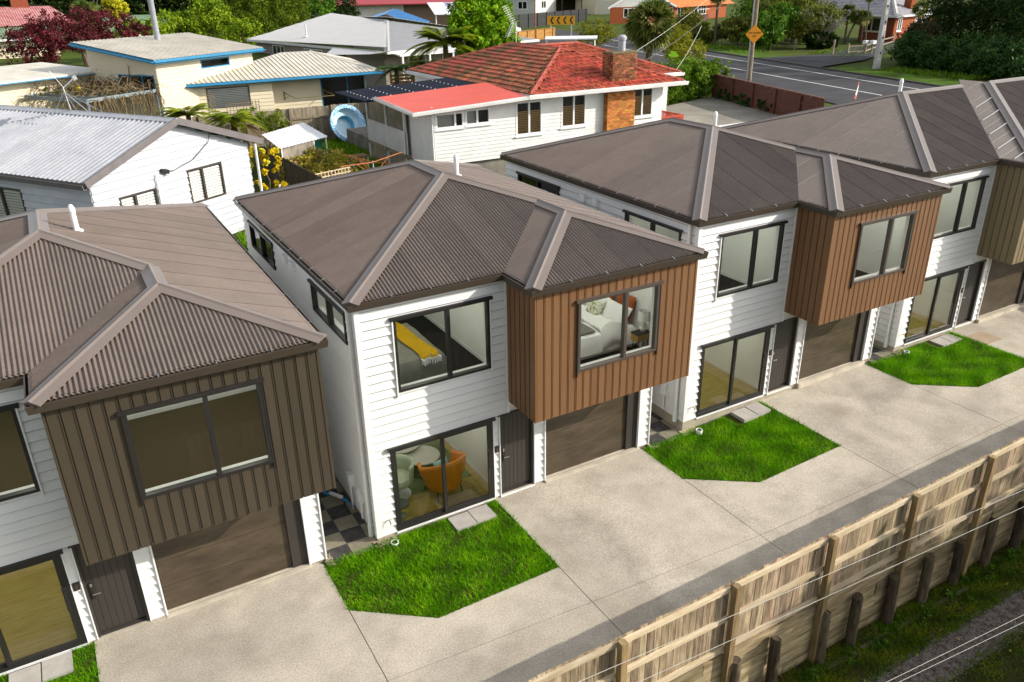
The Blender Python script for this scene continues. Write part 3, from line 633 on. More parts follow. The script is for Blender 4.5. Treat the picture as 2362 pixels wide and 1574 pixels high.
    mb = MB(); FF.box(mb, 2.95, 3.85, -.12, .06, 0, .038); mb.build('door_step', trimw, H)
    mb = MB(); FF.box(mb, 2.825, 2.925, .03, .075, 1.24, 1.4); db = mb.build('doorbell', blackal, H)
    mb = MB(); FF.box(mb, 2.855, 2.895, .075, .08, 1.27, 1.36); mb.build('button', garm, db)
    # garage
    mb = MB(); FF.box(mb, 4.15, 6.86, -.14, -.12, 0, 2.3); gd = mb.build('garage_door', doorm, H)
    for k in range(4):
        mb = MB(); FF.box(mb, 4.16, 6.55, -.12, -.08, .03 + k * .572, .03 + k * .572 + .562); mb.build('garage_panel', garm, gd)
    mb = MB(); FF.box(mb, 6.55, 6.862, -.1, -.02, 0, 2.3); mb.build('jamb', doorm, gd)
    mb = MB(); FF.box(mb, 4.12, 6.9, -.14, .13, -.1, .05); mb.build('threshold', nibm, H)
    # downpipe and meter boxes on the left wall
    mb = MB(); mb.tube([(-.085, .22, 5.25), (-.085, .22, .25)], .042, 10); mb.tube([(-.085, .22, .27), (-.085, .22, -.02)], .06, 10); mb.build('downpipe', pvc, H, smooth=True)
    mb = MB(); mb.box(-.13, -.02, .62, .8, .55, .85); mb.tube([(-.09, .7, .56), (-.09, .7, .12)], .022, 8); mb.build('meter_box', pvc, H)
    mb = MB(); mb.box(-.13, -.02, 1.25, 1.42, .62, .92); mb.tube([(-.1, 1.33, .63), (-.1, 1.3, .02)], .02, 8); mb.build('meter_box', pvc, H)
    for y in (3.9, 4.5):
        mb = MB(); mb.box(-.12, -.015, y, y + .2, 4.86, 5.06); mb.build('wall_vent', pvc, H)
    tp = MB(); tp.tube([(.25, -.03, .42), (.25, -.12, .42), (.25, -.13, .36)], .012, 6); tp.tube([(.22, -.09, .46), (.28, -.09, .46)], .008, 6); tp.build('garden_tap', brass, H)
    # rooms
    def room(nm, x0, x1, y0, y1, z0, z1, fm, holes=()):
        mb = MB(); mb.poly([(x0, y0, z0), (x1, y0, z0), (x1, y1, z0), (x0, y1, z0)]); f = mb.build(nm + '_floor', fm, H)
        mb = MB(); mb.poly([(x1, y0, z0), (x1, y1, z0), (x1, y1, z1), (x1, y0, z1)]); [mb.poly([(x0, b, p), (x0, a, p), (x0, a, q), (x0, b, q)]) for a, b, p, q in cells(y0, y1, z0, z1, holes)]; mb.poly([(x1, y1, z0), (x0, y1, z0), (x0, y1, z1), (x1, y1, z1)]); mb.poly([(x0, y0, z1), (x0, y1, z1), (x1, y1, z1), (x1, y0, z1)])
        w = mb.build(nm + '_wall', plaster, H); mb = MB(); mb.box(x1 - .012, x1 - .001, y0, y1, z0, z0 + .09); mb.box(x0, x1 - .013, y1 - .012, y1 - .001, z0, z0 + .09); mb.build('skirting', trimw, w)
    room('bedroom', (.13), 3.46, .145, 5.0, 2.63, 5.1, fl, [(.55, 2.71, 4.33, 5.0)])
    xa = 3.5; room('main_bedroom', xa, BR - .11, yb0 + .105, 3.2, 2.6, 5.19, fl)
    room('lounge', .13, 2.9, .145, 5.5, .07, 2.5, woodfl)
    for x, y, z, w_ in ((.9, 1.2, 5.1, 14), (2.4, 1.2, 5.1, 14), (.9, 3.0, 5.1, 14), (2.4, 3.0, 5.1, 14), (4.3, -.1, 5.19, 16), (6.2, -.1, 5.19, 16), (4.3, 1.9, 5.19, 16), (6.2, 1.9, 5.19, 16), (.9, 1.2, 2.5, 8), (2.2, 1.2, 2.5, 8), (.9, 3.6, 2.5, 8), (2.2, 3.6, 2.5, 8)):
        mb = MB(); mb.lathe((x, y, z - .012), [(0, 0), (.07, 0), (.085, .01)], 12); dl = mb.build('downlight', lampm, H)
        la = bpy.data.lights.get('lamp%d' % w_) or bpy.data.lights.new('lamp%d' % w_, 'AREA'); la.shape = 'DISK'; la.size = .14; la.energy = w_ * LAMPK; la.color = (1, .96, .88)
        lo_ = bpy.data.objects.new('bulb', la); COL.objects.link(lo_); lo_.location = (x, y, z - .02); lo_.parent = dl
    return H
framebr = mat('bronze_frame', (.075, .06, .05), .35, var=.08)
brass = mat('brass_tap', (.45, .28, .08), .35, metal=1)
H2 = townhouse('white weatherboard townhouse with mid brown bay, furnished rooms behind its glass', cladbrown)
H3 = copy_tree(H2); H3['label'] = 'white townhouse with brown bay and empty rooms, farther than the furnished one'
H1 = copy_tree(H2); H1['label'] = 'nearest townhouse, its bay in darkest brown boards'
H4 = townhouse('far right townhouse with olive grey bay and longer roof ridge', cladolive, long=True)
H1.location = (-8.375, 0, -.04); H3.location = (8.375, 0, .27); H4.location = (16.75, 0, .335)
def recolor(root, a, b):
    st = [root]; par = {}
    for c in bpy.data.objects:
        if c.parent: par.setdefault(c.parent, []).append(c)
    while st:
        o = st.pop(); st += par.get(o, [])
        if o.type == 'MESH':
            for s in o.material_slots:
                if s.material == a: s.link = 'OBJECT'; s.material = b
recolor(H1, cladbrown, claddark); recolor(H1, carpet, carpetb); recolor(H1, framebr, blackal)
# ---- furniture seen through the glass of the middle house
orange = mat('tan_leather', (.62, .2, .012), .38, var=.12, scale=4)
rugm = mat('green_rug', (.2, .23, .13), .95, col2=(.1, .13, .05), scale=2.5)
greyf = mat('grey_blanket_cloth', (.2, .2, .17), .9, var=.15, scale=6)
whitef = mat('white_linen', (.78, .78, .77), .85, var=.06, scale=4, bump=.3, bscale=7)
mustard = mat('mustard_wool', (.52, .32, .012), .95, var=.25, scale=14, bump=.4, bscale=40)
teal = mat('teal_cushion_cloth', (.3, .5, .46), .85, var=.1)
rust = mat('rust_velvet', (.3, .07, .01), .8, var=.2)
stone_t = mat('pale_table_top', (.5, .48, .42), .4, var=.15, scale=4)
tubm = mat('pale_green_fabric', (.5, .55, .4), .9, var=.08)
mustw = mat('oak_drawer', (.42, .25, .06), .5, var=.2, stretch=(1, 8, 8))
linenp = mat('leaf_print_linen', (.62, .62, .52), .9, col2=(.2, .24, .08), scale=14, lo=.42, hi=.5)
def grid_cloth(name, m, f, nu, nv, parent=None, th=.0):
    mb = MB(); pts = [[f(i / nu, j / nv) for j in range(nv + 1)] for i in range(nu + 1)]
    mb.v = [tuple(p) for r in pts for p in r]
    for i in range(nu):
        for j in range(nv): a = i * (nv + 1) + j; mb.f.append((a, a + nv + 1, a + nv + 2, a + 1)); mb.mi.append(0)
    o = mb.build(name, m, parent, smooth=True)
    if th: md = o.modifiers.new('thick', 'SOLIDIFY'); md.thickness = th
    return o
# armchair (back to the glass)
ch = thing('armchair', 'orange tan leather tub armchair behind the sliding glass door', 'armchair', (1.9, .78, .07), .1); ch.scale = (1.2, 1.2, 1.12)
def shell(u, v):
    a = math.radians(-215 + 250 * u); r = .40 + .045 * math.sin(v * 2.2); hb = .50 + .22 * abs(math.cos((u - .5) * math.pi)) * 1 - .10 * abs(2 * u - 1) ** 2 + (.1 * max(0, abs(2 * u - 1) - .75) * 4)
    rr = r * (.78 + .3 * v ** .7); return (rr * math.cos(a), rr * math.sin(a) * .95, .2 + (hb - .0) * v)
grid_cloth('shell', orange, shell, 28, 8, ch, .06)
mb = MB(); mb.lathe((0, 0, .2), [(0, 0), (.33, 0), (.36, .05), (.35, .2), (.3, .24), (0, .25)], 24); mb.build('seat', orange, ch, smooth=True)
mb = MB()
for x, y in ((-.27, -.25), (.27, -.25), (-.27, .25), (.27, .25)): mb.tube([(x * .9, y * .9, .22), (x, y, 0)], .011, 6)
mb.build('legs', blackal, ch)
def pillow(name, lab, m, loc, rot, w, h, t, cat='pillow', group=None):
    def f(u, v):
        s = u * 2; top = s <= 1; a = s if top else 2 - s; x = (a - .5) * w; y = (v - .5) * h; k = (1 - (2 * a - 1) ** 4) * (1 - (2 * v - 1) ** 4); return (x * (1 - .06 * (1 - abs(2 * v - 1))), y * (1 - .06 * (1 - abs(2 * a - 1))), (1 if top else -1) * t / 2 * k ** .6)
    o = grid_cloth(name, m, f, 24, 12); o.location = loc; o.rotation_euler = rot; return tag(o, lab, cat, group)
pillow('cushion', 'pale teal cushion lying in the orange armchair', teal, (1.92, .8, .68), (.9, .1, .3), .42, .4, .14, 'cushion')
for (x, y, r, z, lab) in ((1.83, 1.78, .42, .4, 'lower round pale coffee table with black hoop base behind the armchair'), (1.55, 2.45, .5, .5, 'larger higher round pale coffee table deeper in the lounge')):
    t_ = thing('coffee_table', lab, 'coffee table', (x, y, .085)); mb = MB(); mb.lathe((0, 0, z), [(0, 0), (r, 0), (r + .01, .015), (r, .03), (0, .03)], 32); mb.build('tabletop', stone_t, t_, smooth=True)
    mb = MB()
    for k in range(32):
        a, b = 2 * math.pi * k / 32, 2 * math.pi * (k + 1) / 32; q = r * .82; mb.tube([(q * math.cos(a), q * math.sin(a), .012), (q * math.cos(b), q * math.sin(b), .012)], .011, 5, cap=False); mb.tube([(q * math.cos(a), q * math.sin(a), z - .012), (q * math.cos(b), q * math.sin(b), z - .012)], .011, 5, cap=False)
    for k in range(4): a = 2 * math.pi * (k + .3) / 4; mb.tube([(q * math.cos(a), q * math.sin(a), .012), (q * math.cos(a), q * math.sin(a), z)], .011, 5)
    mb.build('hoop_base', blackal, t_)
mb = MB(); mb.box(1.2, 2.72, 1.0, 3.2, .072, .084); tag(mb.build('rug', rugm), 'mottled green rug under the coffee tables', 'rug')
tc_ = thing('swivel_chair', 'pale green swivel tub chair at the left edge of the glass door', 'chair', (.98, 1.2, .07))
mb = MB(); mb.lathe((0, 0, 0), [(0, 0), (.27, 0), (.27, .02), (.05, .03), (.03, .05), (.03, .3), (0, .3)], 24); mb.build('pedestal', white, tc_, smooth=True)
mb = MB(); mb.lathe((0, 0, .1), [(0, 0), (.07, .02), (.1, .09), (.07, .17), (0, .19)], 16); mb.build('ball', chrome, tc_, smooth=True)
mb = MB(); mb.lathe((0, 0, .3), [(0, 0), (.3, 0), (.33, .1), (.3, .18), (0, .2)], 24); mb.build('seat', tubm, tc_, smooth=True)
def sh2(u, v): a = math.radians(-60 + 210 * u); r = .34 + .05 * v; return (r * math.cos(a), r * math.sin(a), .32 + .5 * v)
grid_cloth('shell', tubm, sh2, 20, 4, tc_, .05)
st_ = thing('side_table', 'small round black side table beside the glass at the lounge corner', 'side table', (.7, .42, .07)); mb = MB(); mb.lathe((0, 0, .3), [(0, 0), (.2, 0), (.2, .015), (0, .015)], 24); mb.build('tabletop', blackal, st_); mb = MB(); mb.tube([(0, 0, 0), (0, 0, .3)], .015, 8); mb.lathe((0, 0, 0), [(0, 0), (.13, 0), (.13, .01), (0, .012)], 16); mb.build('stem', chrome, st_)
# bed in the white room
def bed(label, loc, w, l, h, cover):
    b = thing('bed', label, 'bed', loc); mb = MB(); mb.box(.04, w - .04, .04, l - .04, .0, h - .25); mb.build('base', whitef, b)
    def f(u, v):
        x = -.06 + (w + .12) * u; y = -.06 + (l + .12) * v; ed = min(u, 1 - u, v, 1 - v); z = h + .02 * math.sin(9 * u + 4 * v) * math.sin(7 * v); k = max(0, 1 - ed / .09); x += .015 * math.sin(20 * v) * k; return (x, y, z - (h - .12) * k ** 2.2 if ed < .09 else z)
    mb = MB(); mb.box(.16, w - .16, .16, l - .16, h - .25, h - .04); mb.build('mattress', whitef, b); grid_cloth('cover', cover, f, 44, 44, b); return b
bed('low bed with a grey cover inside the window over the sliding door', (.5, 1.25, 2.64), 1.92, 2.25, .62, greyf)
def thr(u, v): w = .36 + .1 * u; x = 1.72 + .06 * u + w * v + .02 * math.sin(9 * u + 6 * v); y = 3.4 - 2.1 * u; return (x, y, 3.305 + .022 * math.sin(v * 14 + 2 * u) - (.9 * max(0, u - .93)))
ct = grid_cloth('throw_blanket', mustard, thr, 30, 14, None, .012); tag(ct, 'mustard yellow throw blanket laid across the grey bed', 'blanket')
fr = MB()
for k in range(20):
    p = V(thr(1, k / 19)); fr.tube([p, p + V((0, -.04, -.02)), p + V((R.uniform(-.02, .02), -.07 + R.uniform(-.02, .02), -.12))], .008, 5)
fr.build('fringe', whitef, ct)
# white bed in the bay room
bed('white bed with rumpled bedding inside the window of the brown bay', (4.8, .45, 2.61), 2.3, 1.6, .55, whitef)
def duv(u, v):
    x = 6.02 + .62 * u + .08 * math.sin(3 * v); y = .36 + 1.75 * v; return (x, y, 3.2 + .15 * math.sin(math.pi * u) + .02 * math.sin(11 * v) - (.45 * max(0, .1 - v) / .1))
tag(grid_cloth('duvet', whitef, duv, 14, 24, None, .03), 'folded back white duvet roll across the bay bed', 'duvet')
def gb_(u, v): return (5.35 + .6 * u, .62 + 1.3 * v, 3.215 + .012 * math.sin(8 * v))
tag(grid_cloth('folded_blanket', greyf, gb_, 6, 14, None, .05), 'folded grey blanket on the foot of the white bed', 'blanket')
pillow('pillow', 'white pillow leaning at the near side of the bay bed', whitef, (6.72, .85, 3.42), (.2, -1.0, .1), .5, .75, .2, group=None)
pillow('pillow', 'white pillow leaning at the far side of the bay bed', whitef, (6.72, 1.6, 3.42), (.0, -1.05, 0), .5, .75, .2)
pillow('pillow', 'leaf printed cushion between the white pillows', linenp, (6.45, 1.35, 3.44), (.1, -1.0, .1), .45, .48, .16, cat='cushion')
pillow('cushion', 'rust orange velvet cushion standing behind the near white pillow', rust, (6.98, .85, 3.55), (0, -1.3, 0), .6, .65, .16, cat='cushion')
pillow('cushion', 'rust orange velvet cushion standing behind the far white pillow', rust, (6.98, 1.6, 3.55), (0, -1.3, 0), .6, .65, .16, cat='cushion')
bs = thing('bedside_table', 'small oak drawer bedside table with hairpin legs by the bay bed', 'bedside table', (6.92, .12, 2.61)); mb = MB(); mb.box(-.2, .2, -.13, .13, .35, .52); mb.build('drawer', mustw, bs); mb = MB(); mb.box(-.21, .21, -.14, .14, .52, .535); mb.build('top', blackal, bs); mb = MB()
for x, y in ((-.17, -.1), (.17, -.1), (-.17, .1), (.17, .1)): mb.tube([(x * .7, y, .35), (x, y, 0)], .006, 5); mb.tube([(x, y * .6, .35), (x, y, 0)], .006, 5)
mb.build('legs', blackal, bs)
tl = thing('table_lamp', 'white table lamp on the oak bedside table', 'lamp', (6.98, .12, 3.147)); mb = MB(); mb.lathe((0, 0, 0), [(.06, 0), (.1, .08), (.08, .2), (.02, .25), (.015, .3), (0, .3)], 14); mb.build('lamp_base', white, tl, smooth=True); mb = MB(); mb.lathe((0, 0, .28), [(.14, 0), (.12, .24)], 18, cap=False); mb.build('lamp_shade', white, tl, smooth=True)
# small yard things by the fronts
for (x, y, z, lab) in ((.24, -.3, 0, 'round white floor drain with black grate in the middle lawn corner'), (8.62, -.36, .09, 'round white drain pipe top by the second brown house corner'), (16.98, -.3, .27, 'round white drain by the olive house corner')):
    d_ = thing('drain', lab, 'drain', (x, y, z + (.06 if x > 8 and x < 10 else 0))); mb = MB(); mb.lathe((0, 0, -.12), [(.085, 0), (.085, .15), (.07, .15), (.07, .0)], 18, cap=False); mb.build('rim', pvc, d_, smooth=True); mb = MB(); mb.lathe((0, 0, 0), [(0, 0), (.07, .0), (.07, .004), (0, .004)], 14)
    for k in range(-2, 3): mb.box(-.06, .06, k * .024 - .006, k * .024 + .006, .004, .014)
    mb.build('grate', blackal, d_)
cblue = mat('blue_cable', (.02, .3, .6), .5); cd = MB(); 
for k in range(3): cd.tube([(-.45 + .02 * k, 2.0, .06 + .03 * k), (-.52, 2.1 + .03 * k, .1), (-.5 + .03 * k, 2.22, .12 + .02 * k), (-.4, 2.12, .12), (-.3, 1.85, .1), (-.2, 1.5, .12 + .03 * k), (-.12, 1.2 - .03 * k, .14)], .009, 6)
cbl = tag(cd.build('cable_bundle', cblue), 'loose bundle of blue and white cable beside the pavers', 'cable'); mb = MB(); mb.bar((-.4, 2.0, .12), (-.24, 1.62, .17), .07, .05); mb.build('white_sleeve', pvc, cbl)
mb = MB(); mb.box(19.55, 20.35, -1.25, -.55, -.02, .012); o = tag(mb.build('manhole_cover', mat('rusty_cover', (.4, .3, .2), .8, var=.2)), 'square tan service cover set in the driveway by the olive house', 'manhole cover'); o.location = (0, 0, float(gz(20)))
# ------------------------------------------------------------------ older houses behind
creamb = mat('cream_weatherboard', (.6, .525, .37), .6, var=.08, scale=1)
blueb = mat('blue_fascia', (.025, .2, .36), .45, var=.15, scale=2)
creamr = mat('pale_ribbed_roof', (.62, .58, .5), .5, col2=(.5, .46, .38), scale=1.2, rnd=.03)
zinc = mat('galvanised_roof', (.37, .38, .41), .5, col2=(.31, .32, .35), scale=1.2, rnd=.05, stretch=(1, 1, 1), grain=.06, gscale=9)
rustm = mat('rust_streak', (.2, .07, .03), .9)
greyb = mat('patchy_white_boards', (.45, .46, .475), .6, col2=(.36, .385, .425), scale=1.1, rnd=.03)
fasc = mat('grey_fascia', (.13, .115, .115), .5, var=.2)
browny = mat('bronze_window', (.05, .04, .035), .4, var=.1)
slatm = mat('white_blind', (.82, .82, .78), .6, var=.05)
tilem = mat('red_concrete_tile', (.52, .1, .055), .72, col2=(.24, .05, .028), scale=2.5, rnd=.2, hue=.008, grain=.25, gscale=9, lo=.36, hi=.55)
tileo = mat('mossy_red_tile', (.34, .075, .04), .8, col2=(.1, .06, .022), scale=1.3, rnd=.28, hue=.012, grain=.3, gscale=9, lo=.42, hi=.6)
ridgem = mat('red_ridge', (.38, .08, .045), .7, var=.3, scale=3)
redflat = mat('red_painted_iron', (.62, .075, .042), .45, var=.14, scale=1.5)
black_r = mat('black_roofing', (.016, .02, .032), .85, var=.2, scale=2)
mortar = mat('mortar', (.36, .3, .22), .95, var=.2)
brickm = mat('orange_brick', (.5, .19, .055), .85, var=.25, scale=9, rnd=.38, hue=.02)
bricko = mat('sooty_brick', (.33, .12, .055), .9, col2=(.09, .045, .025), scale=2, rnd=.4, hue=.015)
dstone = mat('subfloor_grey', (.22, .2, .17), .9, var=.4, scale=2)
oldfence = mat('weathered_paling', (.32, .275, .2), .9, col2=(.15, .12, .085), scale=3, stretch=(6, 6, .7), rnd=.2, grain=.15)
darkfence = mat('dark_stained_fence', (.09, .075, .05), .9, var=.4, scale=3)
brownfence = mat('red_brown_fence', (.13, .045, .03), .8, var=.4, scale=3, stretch=(5, 5, .6))
dglass = glassmat('old_window_glass', (.88, .89, .87), 1.1)
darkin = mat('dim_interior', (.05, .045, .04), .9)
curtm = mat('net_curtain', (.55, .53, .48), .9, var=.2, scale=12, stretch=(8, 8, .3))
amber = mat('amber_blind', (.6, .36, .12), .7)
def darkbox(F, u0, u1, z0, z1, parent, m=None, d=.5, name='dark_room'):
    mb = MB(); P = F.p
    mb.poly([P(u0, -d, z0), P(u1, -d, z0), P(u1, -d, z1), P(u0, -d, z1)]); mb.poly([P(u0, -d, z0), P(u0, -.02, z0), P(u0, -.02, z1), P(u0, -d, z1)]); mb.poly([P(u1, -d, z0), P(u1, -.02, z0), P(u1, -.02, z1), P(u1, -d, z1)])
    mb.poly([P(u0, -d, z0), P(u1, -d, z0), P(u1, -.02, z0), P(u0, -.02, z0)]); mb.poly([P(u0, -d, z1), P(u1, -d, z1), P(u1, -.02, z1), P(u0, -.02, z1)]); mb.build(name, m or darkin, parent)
def bgwall(H, p0, p1, z0, z1, m, pitch, wins=(), joined=True, name='wall', lip=.03, top=None, fm=None, th=.1, blind=None, fw=.06, sill=False, z1f=None):
    F, L = frame2(p0, p1); mb = MB(); holes = [w[:4] for w in wins]
    if top is None: wallslab(F, 0, L, z0, z1, holes, th, mb)
    wl = mb.build(name, m, H) if top is None else None
    if joined:
        jb = MB(); lap(F, 0, L, z0, z1, pitch, holes, lip=lip, base=.004, joined=jb, top=top)
        if jb.v: o = jb.build('boards' if wl else name, m, wl or H); (tag(o, kind='stuff') if wl else None)
    else: lap(F, 0, L, z0, z1, pitch, holes, lip=lip, base=.004, parent=wl or H, m=m, top=top)
    for w in wins:
        window(F, H, *w[:4], fm, splits=w[4] if len(w) > 4 else ((w[0] + w[1]) / 2,), fw=fw, flash=False, reveal=False, glassm=dglass, dout=.03, blind=(w[5] if len(w) > 5 else None), sill=sill, mull=fw)
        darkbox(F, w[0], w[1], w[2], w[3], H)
    return F, L
def board(H, name, p, q, h, w, m):
    mb = MB(); mb.bar(p, q, w, h); return mb.build(name, m, H)
def flatroof(H, pts, th, m, name='roof', ribs=None, fm=None):
    pts = [V(p) for p in pts]; mb = MB(); n = len(pts); dn = V((0, 0, -th)); mb.poly([p + V((0, 0, -.02)) for p in pts]); mb.poly([p + dn for p in pts][::-1])
    for i in range(n): j = (i + 1) % n; mb.poly([pts[i] + V((0, 0, -.02)), pts[i] + dn, pts[j] + dn, pts[j] + V((0, 0, -.02))])
    return mb.build(name, fm or m, H)
# --- pale corrugated gable house directly behind
H = thing('weatherboard_house', 'patchy white gable house with light grey corrugated roof behind the nearest townhouse', 'house')
gdir = V((.83, .56, 0)).normalized(); rdir = V((-.56, .83, 0)).normalized(); gl = V((-3.6, 10.6, 0)); gw = 6.75; L = 14.0
def G(u, v, z): p = gl + gdir * u + rdir * v; return (p.x, p.y, z)
ez = 6.0; rz = 7.18
ap = gw / 2; wl0 = .28; wl1 = gw - .42
topf = lambda z: (wl0, wl1) if z < 5.95 else (wl0 + max(0, (z - 6.0) / (rz - ez) * ap - .28) , wl1 - max(0, (z - 6.0) / (rz - ez) * ap - .42))
F, _ = frame2(G(0, .28, 0)[:2], G(gw, .28, 0)[:2])
gw_w = [(.83 + .25, 2.23 + .15, 4.3, 5.35), (3.42 + .2, 4.75 + .3, 4.55, 5.6)]
mb = MB(); wallslab(F, wl0, wl1, 3.1, 5.95, gw_w, .1, mb); P = F.p; mb.poly([P(wl0, 0, 5.95), P(wl1, 0, 5.95), P(ap, 0, rz - .12)]); gwall = mb.build('gable_wall', greyb, H)
lap(F, wl0, wl1, 3.1, 7.05, .21, gw_w, lip=.035, base=.004, gap=.024, parent=gwall, m=greyb, top=topf)
for w in gw_w:
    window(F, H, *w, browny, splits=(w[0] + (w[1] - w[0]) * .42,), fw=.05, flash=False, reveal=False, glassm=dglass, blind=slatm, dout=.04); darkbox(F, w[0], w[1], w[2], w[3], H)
F2, L2 = frame2(G(.28, L, 0)[:2], G(.28, .28, 0)[:2])
sw = [(L2 - 5.3, L2 - 3.0, 4.35, 5.5), (L2 - 9, L2 - 7, 4.35, 5.5)]
mb = MB(); wallslab(F2, 0, L2, 3.1, 5.95, sw, .1, mb); swl = mb.build('side_wall', greyb, H); lap(F2, 0, L2, 3.1, 5.95, .21, sw, lip=.035, base=.004, gap=.024, parent=swl, m=greyb)
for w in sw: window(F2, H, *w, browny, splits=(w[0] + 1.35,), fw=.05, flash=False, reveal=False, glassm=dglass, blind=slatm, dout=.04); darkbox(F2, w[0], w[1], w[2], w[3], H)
mb = MB(); a, b, c, d = [V(G(*q, 0)) for q in ((gw - .42, .3), (gw - .42, L), (gw - .52, L), (gw - .52, .3))]
mb.hexa([V((p.x, p.y, 3.1)) for p in (a, b, c, d)] + [V((p.x, p.y, 5.9)) for p in (a, b, c, d)]); mb.build('far_wall', greyb, H)
rf = MB(); rf.poly([G(0, 0, ez - .05), G(ap, 0, rz - .05), G(ap, L, rz - .05), G(0, L, ez - .05)]); rf.poly([G(gw, 0, ez - .05), G(ap, 0, rz - .05), G(ap, L, rz - .05), G(gw, L, ez - .05)]); rfo = rf.build('roof', fasc, H)
S1 = [G(0, L, ez), G(0, 0, ez), G(ap, 0, rz), G(ap, L, rz)]; S2 = [G(gw, 0, ez), G(gw, L, ez), G(ap, L, rz), G(ap, 0, rz)]
for S in (S1, S2): sheets(S, rfo, zinc, amp=.03, pitch=.195, cover=.78)
mb = MB(); cap(mb, G(ap, -.03, rz), G(ap, L, rz), nrm(S1), nrm(S2), w=.2); mb.build('ridge_cap', zinc, rfo)
for a, b in (((-.05), 0), (0, 0)): pass
board(H, 'bargeboard', G(-.03, -.02, ez - .03), G(ap, -.02, rz - .03), .2, .035, fasc); board(H, 'bargeboard', G(gw + .03, -.02, ez - .03), G(ap, -.02, rz - .03), .2, .035, fasc)
mb = MB(); sweep(mb, [(*G(-.01, L, 0)[:2], ez - .01), (*G(-.01, 0, 0)[:2], ez - .01)], GPROF); mb.build('gutter', fasc, H)
mb = MB(); pp = V(G(2.42, .2, 0)); mb.tube([(pp.x, pp.y, 3.2), (pp.x, pp.y, 5.0), (pp.x, pp.y, 5.75)], [.035, .03, .018], 8); mb.build('conduit', dullw, H)
mb = MB(); q = [V(G(u, .2, z)) for u, z in ((2.75, 5.75), (3.1, 5.72), (3.9, 5.9), (4.6, 6.3), (4.75, 6.6))]; mb.tube(q, .012, 5); mb.bar(q[0] + V((-.1, 0, .05)), q[0] + V((.12, .05, -.02)), .16, .12); mb.build('service_cable', blackal, H)
mb = MB(); mb.tube([G(gw - .3, .05, 3.1), G(gw - .3, .05, 5.95)], .045, 8); mb.build('veranda_post', dullw, H)
mb = MB(); p0 = V(G(gw - .55, .22, 0)); mb.box(p0.x - .2, p0.x + .12, p0.y - .3, p0.y - .05, 3.6, 4.1); o = mb.build('heat_pump', white, H)
# satellite dish on its ridge
sd = thing('satellite_dish', 'skeletal satellite dish mast with stays on the light grey roof ridge', 'antenna', G(ap, 4.6, rz)); mb = MB(); mb.tube([(0, 0, 0), (-.08, 0, .75)], .028, 8); mb.tube([(-.08, 0, .72), (.3, .1, 1.0)], .02, 6); mb.bar((.26, .08, .98), (.36, .12, 1.02), .09, .12)
for a in ((-.5, -.35, .02), (.55, -.3, -.1), (.2, .5, -.1), (1.1, -.1, -.25)): mb.tube([(-.07, 0, .62), a], .013, 5)
mb.build('mast', chrome, sd)
mb = MB(); prof = [(-.32, -.1, 1.28), (-.16, -.02, .95), (-.06, .02, .76)]
for t in range(6):
    a0, a1 = -.5 + t / 6, -.5 + (t + 1) / 6; mb.poly([(-.08 - .26 * 1.0 - .1 * abs(a0) * 0 + .0, a0 * .55, .76 + .5), (-.08 - .26, a1 * .55, .76 + .5), (-.06, a1 * .5, .74), (-.06, a0 * .5, .74)])
mb.build('dish', dullw, sd)
# --- cream house with blue fascias
H = thing('cream_house', 'cream weatherboard house with blue fascias and pale ribbed roofs', 'house')
bd = V((6.28, 4.5, 0)).normalized(); ad = V((-4.5, 6.28, 0)).normalized(); B0 = V((.92, 29.5, 0))
def Q(u, v, z): p = B0 + bd * u + ad * v; return (p.x, p.y, z)
up = [Q(0, 0, 7.6), Q(7.75, 0, 7.6), Q(7.75, 5.4, 8.33), Q(0, 5.4, 8.33)]
flatroof(H, up, .2, creamr, fm=blueb); rfo = sheets(up, H, creamr, pitch=.25, amp=.014, prof='rib', joined=True, name='roof_sheeting', skirt=False)
board(H, 'fascia', Q(-.02, -.02, 7.5), Q(7.77, -.02, 7.5), .035, .22, blueb); board(H, 'fascia', Q(-.02, 0, 7.5), Q(-.02, 5.4, 8.23), .035, .24, blueb)
bgwall(H, Q(.5, .5, 0)[:2], Q(7.3, .5, 0)[:2], 4, 7.5, creamb, .19, [(2.9, 5.0, 6.88, 7.32, ())], fm=blueb)
F, L = bgwall(H, Q(.5, 5.0, 0)[:2], Q(.5, .5, 0)[:2], 4, 7.5, creamb, .19, [(1.9, 4.3, 6.0, 6.85, (2.65, 3.5))], fm=blueb)
F_, _ = frame2(Q(.5, 5.0, 0)[:2], Q(.5, .5, 0)[:2]); mb = MB(); P = F_.p; mb.hexa([P(0, 0, 7.49), P(L, 0, 7.49), P(L, -.1, 7.49), P(0, -.1, 7.49), P(0, 0, 8.1), P(L, 0, 7.52), P(L, -.1, 7.52), P(0, -.1, 8.1)]); mb.build('wall_top', creamb, H)
fl_ = thing('chimney_flue', 'tall grey steel flue with conical cowl on the upper cream roof', 'flue', Q(4.4, 4.2, 8.1)); mb = MB(); mb.lathe((0, 0, -.1), [(.22, .1), (.2, .14), (.15, .17), (.15, 2.1), (.2, 2.2), (.11, 2.3), (.11, 2.42), (.16, 2.44), (.16, 2.62), (0, 2.64)], 14); mb.build('pipe', mat('weathered_flue', (.26, .28, .31), .5, var=.2), fl_, smooth=True)
lw = [(2.45, 31.15, 6.25), (12.95, 31.15, 6.25), (10.4, 36.0, 7.15), (8.6, 36.0, 7.15), (2.45, 31.5, 6.315)]
lw2 = [(12.95, 31.15, 6.25), (14.2, 40, 6.25), (10.4, 36.0, 7.15)]
flatroof(H, lw, .18, creamr, name='lower_roof', fm=blueb); sheets(lw, H, creamr, pitch=.25, amp=.016, prof='rib', joined=True, name='roof_sheeting', skirt=False); sheets(lw2, H, creamr, pitch=.25, amp=.016, prof='rib', joined=True, name='roof_sheeting', skirt=False)
